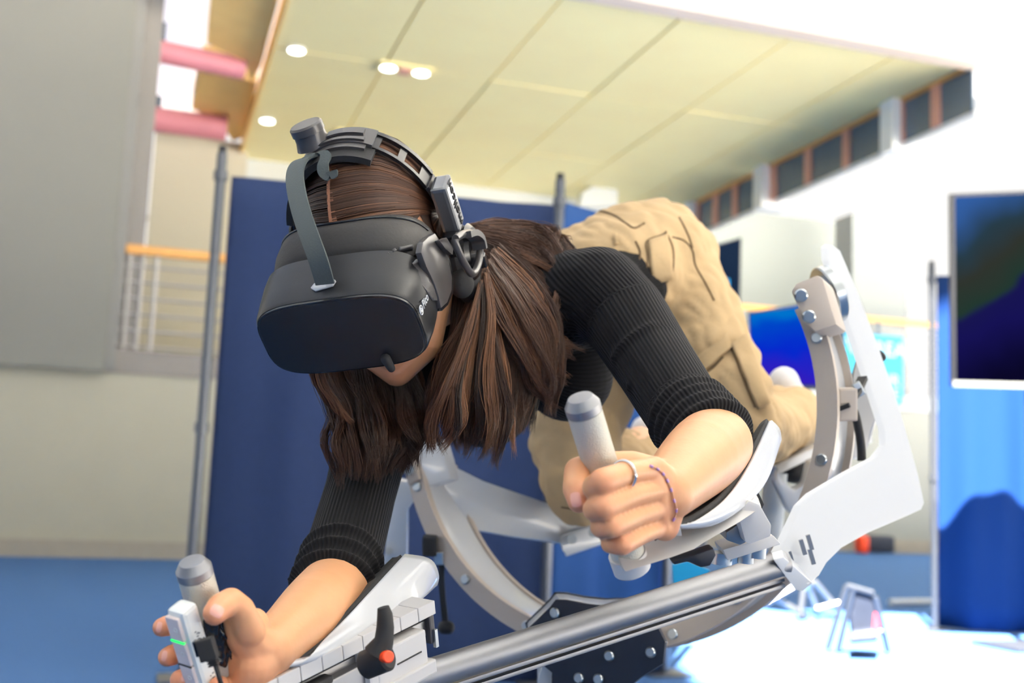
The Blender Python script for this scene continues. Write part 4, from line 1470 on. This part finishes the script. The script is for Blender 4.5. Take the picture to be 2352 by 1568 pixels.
# cap strands combed from the parting over the skull
SC = (.0, .036, -.018)
SR = (.0765, .1005, .0985)
def skull(phi, psi, k=1.0):
    """phi: from the crown towards the ear (+ = photo right); psi: forward tilt (0 = over the top, + = forehead)"""
    y = math.cos(phi)
    return H(SC[0] + SR[0] * k * math.sin(phi), SC[1] + SR[1] * k * y * math.cos(psi), SC[2] + SR[2] * k * y * math.sin(psi))
for side, cnt in ((1, 2600), (-1, 1300)):
    for c in range(cnt):
        if c % 7 == 0:
            ps0 = rnd.uniform(R(-150), R(59))
            tn = (.46 if side > 0 else .30) + rnd.gauss(0, .13)
            lift = rnd.uniform(1.0, 1.03)
        ps = ps0 + rnd.gauss(0, .03)
        p0 = R(-7) if side > 0 else R(-9)
        pts = []
        for i in range(6):
            t = i / 5
            ph = p0 + side * t * R(112)
            pts.append(skull(ph, ps - .25 * t * math.cos(ps), lift + rnd.gauss(0, .002)))
        strand(pts, .0009, max(0, min(1, tn + rnd.gauss(0, .07))), 10, .8)
# hair falling over her left ear (photo right) and down
lock([((1100, 650, 1.33), (1135, 570, 1.39)), ((1070, 730, 1.31), (1195, 640, 1.39)), ((1025, 820, 1.29), (1245, 740, 1.38)), ((1000, 920, 1.28), (1245, 860, 1.36)), ((1010, 1030, 1.28), (1210, 1000, 1.35))], 2300, .0012, .34)
lock([((1100, 660, 1.31), (1120, 620, 1.34)), ((1072, 760, 1.27), (1140, 720, 1.32)), ((1030, 870, 1.25), (1160, 860, 1.30)), ((1000, 960, 1.25), (1180, 960, 1.30)), ((990, 1040, 1.26), (1160, 1060, 1.30))], 800, .0012, .54, .2)
lock([((1105, 630, 1.33), (1150, 560, 1.39)), ((1140, 720, 1.31), (1245, 640, 1.37)), ((1190, 800, 1.31), (1295, 740, 1.36)), ((1230, 880, 1.32), (1290, 850, 1.34)), ((1275, 940, 1.33), (1240, 960, 1.34))], 420, .0010, .48)
lock([((1048, 630, 1.335), (1105, 640, 1.345)), ((1042, 730, 1.325), (1085, 750, 1.335)), ((1015, 830, 1.325), (1050, 850, 1.33)), ((985, 930, 1.32), (1030, 950, 1.32))], 420, .0012, .12, .08)
# nape hair lying over the back of the sweater
lock([((1060, 560, 1.36), (1100, 520, 1.42)), ((1120, 600, 1.37), (1170, 522, 1.44)), ((1190, 680, 1.37), (1250, 530, 1.46)), ((1240, 760, 1.37), (1300, 570, 1.44)), ((1250, 800, 1.37), (1302, 660, 1.40))], 2200, .0011, .38, .15, .008)
lock([((1060, 540, 1.38), (1080, 520, 1.42)), ((1120, 560, 1.40), (1140, 512, 1.45)), ((1200, 590, 1.41), (1210, 512, 1.47)), ((1270, 640, 1.40), (1280, 530, 1.46)), ((1290, 720, 1.38), (1303, 620, 1.42))], 700, .0011, .45, .15, .008)
lock([((1120, 780, 1.33), (1200, 700, 1.36)), ((1190, 850, 1.34), (1250, 770, 1.36)), ((1250, 880, 1.35), (1300, 790, 1.37)), ((1290, 890, 1.36), (1310, 820, 1.37))], 260, .0007, .5, .1, .01)
# hair hanging on the other side of the face
lock([((720, 700, 1.34), (900, 780, 1.40)), ((722, 850, 1.34), (950, 850, 1.40)), ((765, 940, 1.29), (960, 940, 1.35)), ((775, 1010, 1.26), (955, 1000, 1.31)), ((785, 1105, 1.26), (925, 1085, 1.30))], 2400, .0011, .24, .12, .008)
lock([((800, 780, 1.37), (930, 820, 1.40)), ((820, 890, 1.34), (955, 880, 1.37)), ((830, 980, 1.26), (965, 950, 1.30)), ((850, 1070, 1.25), (975, 1000, 1.28))], 500, .0010, .36, .14)
lock([((712, 760, 1.24), (740, 780, 1.25)), ((720, 870, 1.24), (750, 870, 1.25)), ((745, 920, 1.24), (790, 930, 1.25)), ((775, 955, 1.25), (830, 990, 1.26))], 160, .0010, .6, .08, .003)
lock([((680, 520, 1.27), (700, 560, 1.28)), ((676, 600, 1.28), (700, 640, 1.28)), ((690, 700, 1.29), (720, 720, 1.30))], 200, .0011, .25)
hair = mk('hair', HV, HFc, m_hair, person, smooth=True)
hair['kind'] = 'stuff'
ta_ = hair.data.attributes.new('tone', 'FLOAT', 'POINT')
ta_.data.foreach_set('value', HT)
# dark under-layer of hair close to the skull
bm = bmesh.new()
ell_add(bm, H(*SC), HAX, (.0752, .0992, .0972), 26)
def loc(p): return V(((p - H(0, 0, 0)).dot(hR), (p - H(0, 0, 0)).dot(hU), (p - H(0, 0, 0)).dot(hF)))
bmesh.ops.delete(bm, geom=[f for f in bm.faces if (lambda q: q.z > .02 and math.atan2(q.z - SC[2], q.y - SC[1]) > R(60))(loc(f.calc_center_median()))], context='FACES')
under = from_bm('hair_underlayer', bm, mat('dark_hair', (52, 34, 24), .6), person, smooth=True)
# pale line of the parting
pw_ = [skull(R(-8 + .06 * (a - 30)), R(a), 1.024) for a in (68, 60, 52, 42, 32, 22, 12)]
ribbon('hair_parting', catmull(pw_, 24), [hR * (.0125 - .009 * (i / 23) ** .7) for i in range(24)], .0008, mat('scalp', (158, 108, 82), .6, noise=.3, nscale=400), person)

# ------------------------------------------------------------------ jewellery
def ring_on(name, c, d, r, th, m):
    a, b_ = frame_of(d)
    pts = [c + (a * math.cos(q) + b_ * math.sin(q)) * r for q in [2 * math.pi * i / 40 for i in range(41)]]
    return tube(name, pts, th, m, seg=8)
fa, fb_ = P(1490, 1080, .938), P(1440, 1088, .912)
o = ring_on('finger_ring', P(1432, 1090, .908), fa - fb_, .0112, .0015, m_ring)
tag(o, 'plain silver ring on the index finger of the hand on the right grip', 'ring')
brc = empty('bracelet', P(1520, 1138, .955), 'thin beaded bracelet with lilac beads round the wrist at the right grip', 'bracelet')
wpts = []
for px, py in [(1494, 1072), (1505, 1076), (1516, 1083), (1525, 1094), (1533, 1108), (1540, 1126), (1547, 1146), (1552, 1164), (1551, 1180), (1543, 1196)]:
    h = hit(bv_body, px, py, .0012)
    if h is not None: wpts.append(h)
    else: wpts.append(wpts[-1] + (P(px, py, .95) - P(px - 1, py, .95)) if wpts else P(px, py, .95))
tube('thread', wpts, .0007, m_thread, brc, seg=6, n=40)
for i, p in enumerate(catmull(wpts, 23)):
    if i % 3 == 0:
        q = catmull(wpts, 23)[min(i + 1, 22)]
        dv = (q - p).normalized() if (q - p).length > 1e-6 else UP
        cyl('bead', p - dv * .0016, p + dv * .0015, .0011, m_bead, brc, seg=8)

# ------------------------------------------------------------------ hand controller taped to the left grip
hc_d = (HL1 - HL0).normalized()
CTY = -30
ct = empty('hand_controller', P(440, 1568, .95), 'white hand controller with green light strip taped to the left grip', 'controller')
cx_ = (RT - hc_d * RT.dot(hc_d)).normalized()
cz_ = hc_d.cross(cx_)
if cz_.dot(FWD) < 0: cz_ = -cz_
rotm = Quaternion(hc_d, R(0))
AX = (cx_, hc_d, cz_)
def ctp(px, py, d): return P(px, py, d)
# body: box along the grip
c0_ = P(411, 1402, .905)
cw, cd_ = .026, .03
def cbox(name, u, v, w, dims, m, bev=.002): return box(name, c0_ + cx_ * u + hc_d * v + cz_ * w, dims, m, ct, ax=AX, bev=bev)
# yaw the controller so that both its button face and its right side show
yq = Quaternion(hc_d, R(-CTY) if (hc_d.cross(cx_)).dot(FWD) < 0 else R(CTY))
cx2 = (yq @ cx_)
cz2 = (yq @ cz_)
if cx2.dot(FWD) < 0:
    pass
AX = (cx2, hc_d, cz2)
cx_, cz_ = cx2, cz2
cbox('body', .002, .05, .002, (.0185, .108, .017), m_ctrl, .004)
for k in range(3):
    cbox('button_face', .0, .012 + .0235 * k, -.0075, (.0145, .0222, .004), m_ctrlp, .0012)
    c = c0_ + cx_ * .002 + hc_d * (.0115 + .0235 * k) - cz_ * .0097
    ring = ring_on('button_mark', c, cz_, .0018, .0002, m_ctrl)
    put(ring, ct)
cbox('light_strip', .0, .0237, -.0092, (.0147, .0013, .0014), m_green, 0)
cbox('seam_line', .0, .0472, -.0092, (.0147, .0009, .0012), m_ink, 0)
for k, (u, L_) in enumerate(((.001, .014), (.0035, .012), (.006, .013), (.0085, .01), (.012, .013), (.015, .009))):
    pass

# tape holding the controller to the grip, plug and cable
def tape():
    vs, fs = [], []
    nu, nv = 40, 26
    rn_ = random.Random(4)
    L0 = HL0 + hc_d * .050
    vdir = (CAM - HL0)
    vdir = (vdir - hc_d * vdir.dot(hc_d)).normalized()
    sdir = hc_d.cross(vdir)
    if sdir.dot(RT) < 0: sdir = -sdir
    for i in range(nu):
        a = R(-95 + 190 * i / (nu - 1))
        e0 = .004 * math.sin(i * 1.7) + rn_.uniform(-.002, .002)
        e1 = .004 * math.sin(i * .9 + 1) + rn_.uniform(-.003, .003)
        for j in range(nv):
            t = j / (nv - 1)
            x = e0 + (.044 + e1 - e0) * t
            rr_ = .0168 + .0009 * math.sin(i * .8 + j * .5) + rn_.uniform(-.0005, .0005) + .0012 * max(0, math.sin(j * .7 + i * .25))
            vs.append(L0 + hc_d * x + (vdir * math.cos(a) + sdir * math.sin(a)) * rr_)
    for i in range(nu - 1):
        for j in range(nv - 1): fs.append((i * nv + j, i * nv + j + 1, (i + 1) * nv + j + 1, (i + 1) * nv + j))
    o = mk('tape_wrap', vs, fs, m_tape, ct, smooth=True)
    md = o.modifiers.new('t', 'SOLIDIFY')
    md.thickness = .0008
tape()
pl_ax = ((RT * .95 + UP * .28).normalized(), (UP * .95 - RT * .28).normalized(), FWD)
box('plug', P(476, 1490, .888), (.0135, .017, .010), m_rub, ct, ax=pl_ax, bev=.0012)
box('plug_tip', P(457, 1487, .89), (.006, .0125, .0085), m_hblk, ct, ax=pl_ax, bev=.0008)
for k in range(3): box('strain_rib', P(487 + 2 * k, 1514 + 6 * k, .889), (.0075, .0012, .006), m_rub, ct, ax=pl_ax)
tube('cable', [P(484, 1500, .889), P(494, 1525, .889), P(505, 1560, .89), P(520, 1610, .90), P(530, 1700, .93)], .0019, m_rub, ct, seg=10, n=14)
# unreadable fine print on the side of the controller
bm = bmesh.new()
rp_ = random.Random(2)
for k in range(26):
    u_, v_ = rp_.uniform(-.008, .010), (.016 if k < 17 else .058) + rp_.uniform(0, .018)
    box_bm(bm, c0_ + cx_ * .0114 + hc_d * v_ + cz_ * (.002 + u_ * .5), (cz_, hc_d, cx_), (rp_.uniform(.0008, .0022), .0007, .0003))
o = from_bm('fine_print', bm, m_ink, ct)
o['kind'] = 'stuff'

# ================================================================== HEADSET
hs = empty('virtual_reality_headset', H(0, .02, .1), 'black virtual reality headset with grey top strap and halo band on her head', 'headset')


def sup(cu, hw_, hh, ex, F_, n=72, wrap=0.0):
    out = []
    for k in range(n):
        a = 2 * math.pi * k / n
        c, s = math.cos(a), math.sin(a)
        x = math.copysign(abs(c) ** (2 / ex), c) * hw_
        y = math.copysign(abs(s) ** (2 / ex), s) * hh
        out.append(H(x, cu + y, F_ - wrap * (x / hw_) ** 2))
    return out


def loft(name, secs, m, parent, caps=(True, True), auto=35):
    bm = bmesh.new()
    rings = [[bm.verts.new(p) for p in s] for s in secs]
    n = len(rings[0])
    for a, b_ in zip(rings, rings[1:]):
        for k in range(n): bm.faces.new((a[k], a[(k + 1) % n], b_[(k + 1) % n], b_[k]))
    if caps[0]: bm.faces.new(rings[0][::-1])
    if caps[1]: bm.faces.new(rings[-1])
    return from_bm(name, bm, m, parent, smooth=True, auto=auto)


body = loft('shell', [sup(.019, .0845, .0435, 3.7, .1655), sup(.019, .087, .046, 3.7, .1645), sup(.0195, .0885, .0475, 3.7, .161), sup(.021, .0905, .0500, 3.6, .140), sup(.0235, .0905, .0525, 3.6, .122), sup(.025, .0895, .0535, 3.6, .108), sup(.025, .084, .05, 3.2, .104)], m_hmd, hs)
loft('front_rim', [sup(.019, .0865, .0455, 3.7, .1648), sup(.019, .0862, .0452, 3.7, .1672), sup(.019, .0848, .0438, 3.7, .1676)], m_hblk, hs)
loft('front_panel', [sup(.019, .0842, .0432, 3.7, .167), sup(.019, .0842, .0432, 3.7, .1683), sup(.019, .0825, .0415, 3.7, .1690), sup(.019, .04, .02, 2.6, .1695)], m_hfront, hs, auto=60)
gk = loft('face_cushion', [sup(.025, .083, .052, 2.9, .108), sup(.0265, .0875, .0575, 2.8, .101, wrap=.004), sup(.029, .0895, .0635, 2.7, .088, wrap=.012), sup(.030, .0885, .0665, 2.6, .076, wrap=.022), sup(.030, .0850, .0655, 2.6, .069, wrap=.030), sup(.029, .078, .058, 2.5, .070, wrap=.036), sup(.028, .07, .05, 2.4, .085, wrap=.03)], m_gask, hs, caps=(True, False), auto=70)
bvh_h = BVHTree.FromPolygons(*(lambda a, b_: ([v.co.copy() for v in a.vertices] + [v.co.copy() for v in b_.vertices], [tuple(p.vertices) for p in a.polygons] + [tuple(i + len(a.vertices) for i in p.vertices) for p in b_.polygons]))(body.data, gk.data))


def lay(name, poly, bv, lift, th, m, parent, step=7, maxjump=.05):
    """a patch with the given outline, laid over a surface"""
    bm = bmesh.new()
    bm.faces.new([bm.verts.new((x, y, 0)) for x, y in poly])
    for ax_, lo, hi in ((0, min(p[0] for p in poly), max(p[0] for p in poly)), (1, min(p[1] for p in poly), max(p[1] for p in poly))):
        q = lo + step
        while q < hi:
            co = V((q, 0, 0)) if ax_ == 0 else V((0, q, 0))
            no = V((1, 0, 0)) if ax_ == 0 else V((0, 1, 0))
            bmesh.ops.bisect_plane(bm, geom=list(bm.verts) + list(bm.edges) + list(bm.faces), plane_co=co, plane_no=no)
            q += step
    good = None
    for v in bm.verts:
        h = hit(bv, v.co.x, v.co.y, lift)
        if h is None or (good is not None and (h - good).length > maxjump):
            d = ((good if good is not None else P(v.co.x, v.co.y, 1.2)) - CAM).dot(FWD)
            h = P(v.co.x, v.co.y, d)
        else: good = h
        v.co = h
    o = from_bm(name, bm, m, parent, smooth=True)
    md = o.modifiers.new('t', 'SOLIDIFY')
    md.thickness = th
    md.offset = 0
    return o


def proxy():
    secs = [sup(.019, .087, .046, 3, .165), sup(.021, .0918, .0515, 3.2, .14), sup(.0235, .0932, .0555, 3.1, .122), sup(.027, .0932, .062, 2.9, .1), sup(.03, .093, .069, 2.7, .075), sup(.03, .088, .066, 2.6, .03)]
    n = len(secs[0])
    return BVHTree.FromPolygons([p for q in secs for p in q], [(i * n + k, i * n + (k + 1) % n, (i + 1) * n + (k + 1) % n, (i + 1) * n + k) for i in range(len(secs) - 1) for k in range(n)])
bvh_p = proxy()
lay('side_clip', [(888, 590), (896, 578), (910, 570), (950, 562), (962, 590), (985, 632), (1002, 662), (1010, 690), (998, 690), (978, 662), (952, 632), (920, 606)], bvh_p, .0035, .005, m_hgrey, hs)
pip = sup(.030, .0882, .0668, 2.6, .0745, wrap=.024)
tube('cushion_piping', [pip[k] for k in range(4, 33)], .0016, m_hblk, hs, seg=8, n=60)


def onH(px, py, r_):
    n = hR.normalized()
    return on_plane(px, py, n, n.dot(H(r_, 0, 0)))


plate('side_arm', [onH(x, y, .094) for x, y in [(972, 556), (985, 543), (1000, 535), (1016, 560), (1030, 592), (1039, 636), (1038, 668), (1028, 695), (1014, 708), (1008, 680), (998, 650), (980, 612), (968, 580)]], hR * -.007, m_hgrey, hs, bev=.0018)
plate('side_arm_edge', [onH(x, y, .0925) for x, y in [(1016, 556), (1034, 592), (1043, 636), (1041, 672), (1030, 700), (1016, 714), (1012, 700), (1030, 672), (1034, 636), (1026, 592)]], hR * -.008, m_hblk, hs, bev=.001)
# temple block with lettering
tb_c = H(.094, .053, -.004)
box('temple_block', tb_c, (.019, .060, .033), m_hglo, hs, ax=HAX, bev=.004)
text('temple_lettering', 'molicon', .0175, H(.1041, .055, -.005), (hU, hF, hR), m_ink, hs)
box('temple_hinge', H(.093, .016, .012), (.017, .028, .026), m_hblk, hs, ax=HAX, bev=.004)
plate('temple_hinge_plate', [onH(x, y, .1) for x, y in [(1010, 552), (1026, 545), (1042, 570), (1040, 585), (1024, 572)]], hR * -.006, m_hgrey, hs, bev=.001)
# ear speaker and its loop arm
cyl('ear_pad', H(.076, -.022, -.022), H(.094, -.022, -.022), .036, m_pad, hs, seg=40, ch=.006)
cyl('ear_shell', H(.094, -.022, -.022), H(.104, -.022, -.022), .033, m_hblk, hs, seg=40, ch=.005)
lp = [(1046, 548), (1062, 538), (1080, 535), (1096, 548), (1102, 572), (1100, 600), (1092, 622), (1082, 628), (1068, 608), (1056, 584), (1046, 560), (1044, 550)]
tube('speaker_arm', [onH(x, y, .112) for x, y in lp], .0042, m_hgrey, hs, n=48)
ribbon('speaker_arm_cap', [onH(x, y, .113) for x, y in [(1066, 540), (1082, 536), (1097, 548), (1103, 572)]], hR * .016, .007, m_hgrey, hs, n=14)
box('arm_buckle', onH(1103, 598, .108), (.014, .016, .010), m_hblk, hs, ax=HAX, bev=.0015)
bm = bmesh.new()
for x, y, r_ in ((1062, 600, .020), (1076, 640, .021), (1080, 668, .016), (1060, 650, .018)):
    c = onH(x, y, .088)
    ell_add(bm, c, HAX, (.014, r_, r_))
skin_over('ear_body', bm, .003, 4, m_pad, hs)
# halo band over the crown
def band(t, r_, u_, f_): return H(r_ * math.cos(t), .036 + u_ * math.sin(t), f_)
def bandstrip(name, t0, t1, r_, u_, f0, f1, th, m, n=40):
    pts, vs, fs = [], [], []
    for i in range(n + 1):
        t = t0 + (t1 - t0) * i / n
        for rr_ in (0, th):
            for f_ in (f0, f1): vs.append(band(t, r_ + rr_, u_ + rr_, f_))
    for i in range(n):
        q = i * 4
        for a, b_ in ((0, 1), (1, 3), (3, 2), (2, 0)): fs.append((q + a, q + b_, q + 4 + b_, q + 4 + a))
    fs += [(0, 2, 3, 1), (n * 4, n * 4 + 1, n * 4 + 3, n * 4 + 2)]
    bm = bmesh.new()
    v_ = [bm.verts.new(p) for p in vs]
    for f in fs: bm.faces.new([v_[k] for k in f])
    return from_bm(name, bm, m, hs, smooth=True, auto=35)
bandstrip('band_rail', R(24), R(70), .0835, .1085, -.004, .001, .004, m_hblk)
bandstrip('band_rail', R(24), R(70), .0845, .1095, -.030, -.024, .005, m_hblk)
for a, b_ in ((22, 32), (44, 49), (62, 74)): bandstrip('band_bridge', R(a), R(b_), .0835, .1088, -.030, .0, .004, m_hblk, n=8)
bandstrip('band_shell', R(66), R(168), .0840, .1100, -.030, .002, .006, m_hgrey)
bandstrip('band_ridge', R(74), R(100), .0905, .1165, -.024, -.013, .0025, m_hgrey)
bandstrip('band_ridge', R(72), R(110), .0905, .1165, -.006, -.001, .0018, m_hgrey)
bandstrip('band_lip', R(70), R(150), .083, .1095, .002, .010, .005, m_hgrey)
bandstrip('band_pad', R(64), R(160), .0795, .1035, -.012, .024, .0075, m_pad)
bandstrip('band_rail', R(160), R(196), .0840, .1090, -.026, .002, .005, m_hblk)
bandstrip('band_shell', R(2), R(24), .0850, .1090, -.026, .002, .005, m_hgrey, n=10)
kb = band(R(112), .090, .116, -.016)
kd = (band(R(108), .120, .146, -.02) - kb).normalized()
cyl('adjust_knob', kb, kb + kd * .026, .0165, m_hgrey, hs, seg=40, prof=[(0, .02), (.35, .0175), (.6, .0172), (.62, .0185), (.92, .0185), (1, .0165)])
cyl('side_button', H(-.088, .045, -.006), H(-.094, .045, -.006), .013, m_hblk, hs, seg=28, ch=.002)
box('left_clip', H(-.0935, .024, .092), (.010, .03, .03), m_hblk, hs, ax=HAX, bev=.003)
plate('left_clip_plate', [H(-.096, .045, .105), H(-.098, .02, .108), H(-.098, .0, .095), H(-.096, .03, .08)], hR * .006, m_hgrey, hs, bev=.0015)
# top strap with clasp and buckle
swv = (RT * .92 + UP * .2 - FWD * .25).normalized() * .0205
swl = [swv * k for k in (.95, 1, 1.02, 1.02, 1, .98, .95, .9)]
sp = [(747, 652, 1.135), (732, 600, 1.125), (712, 545, 1.13), (693, 490, 1.145), (680, 435, 1.165), (678, 395, 1.185), (690, 370, 1.20), (716, 360, 1.215)]
ribbon('top_strap', catmull([P(*p) for p in sp], 36), [swv * (1.0 - .1 * abs(i / 35 - .4)) for i in range(36)], .0028, m_strap, hs)
ribbon('strap_buckle', [P(*p) for p in [(700, 366, 1.2), (722, 354, 1.205), (742, 352, 1.2), (748, 362, 1.195), (742, 378, 1.192), (744, 396, 1.19), (756, 408, 1.187), (763, 402, 1.186), (762, 393, 1.186)]], swv * .62, .0026, m_strap, hs, n=36)
lay('strap_clasp', [(716, 665), (724, 655), (764, 642), (773, 648), (766, 659), (726, 671)], bvh_h, .0018, .0022, m_silver, hs)
# mark on the side
lx, ly, lz = (-hF * .985 - hU * .12).normalized(), None, hR
ly = (hU - lx * hU.dot(lx)).normalized()
lz = lx.cross(ly)
pc = H(.0905, .034, .1515)
text('side_lettering', 'Pico', .0128, pc + lx * .0075, (lx, ly, lz), m_silver, hs)
for r_, th_ in ((.0046, .0007), (.0018, .0009)):
    rg = ring_on('side_logo', pc - lx * .0115, lz, r_, th_, m_silver)
    put(rg, hs)
# rubber nose flap hanging under the front
bm = bmesh.new()
cap_add(bm, P(886, 824, 1.16), .0055, P(899, 846, 1.165), .0042)
skin_over('nose_flap', bm, .0012, 2, m_rub, hs)
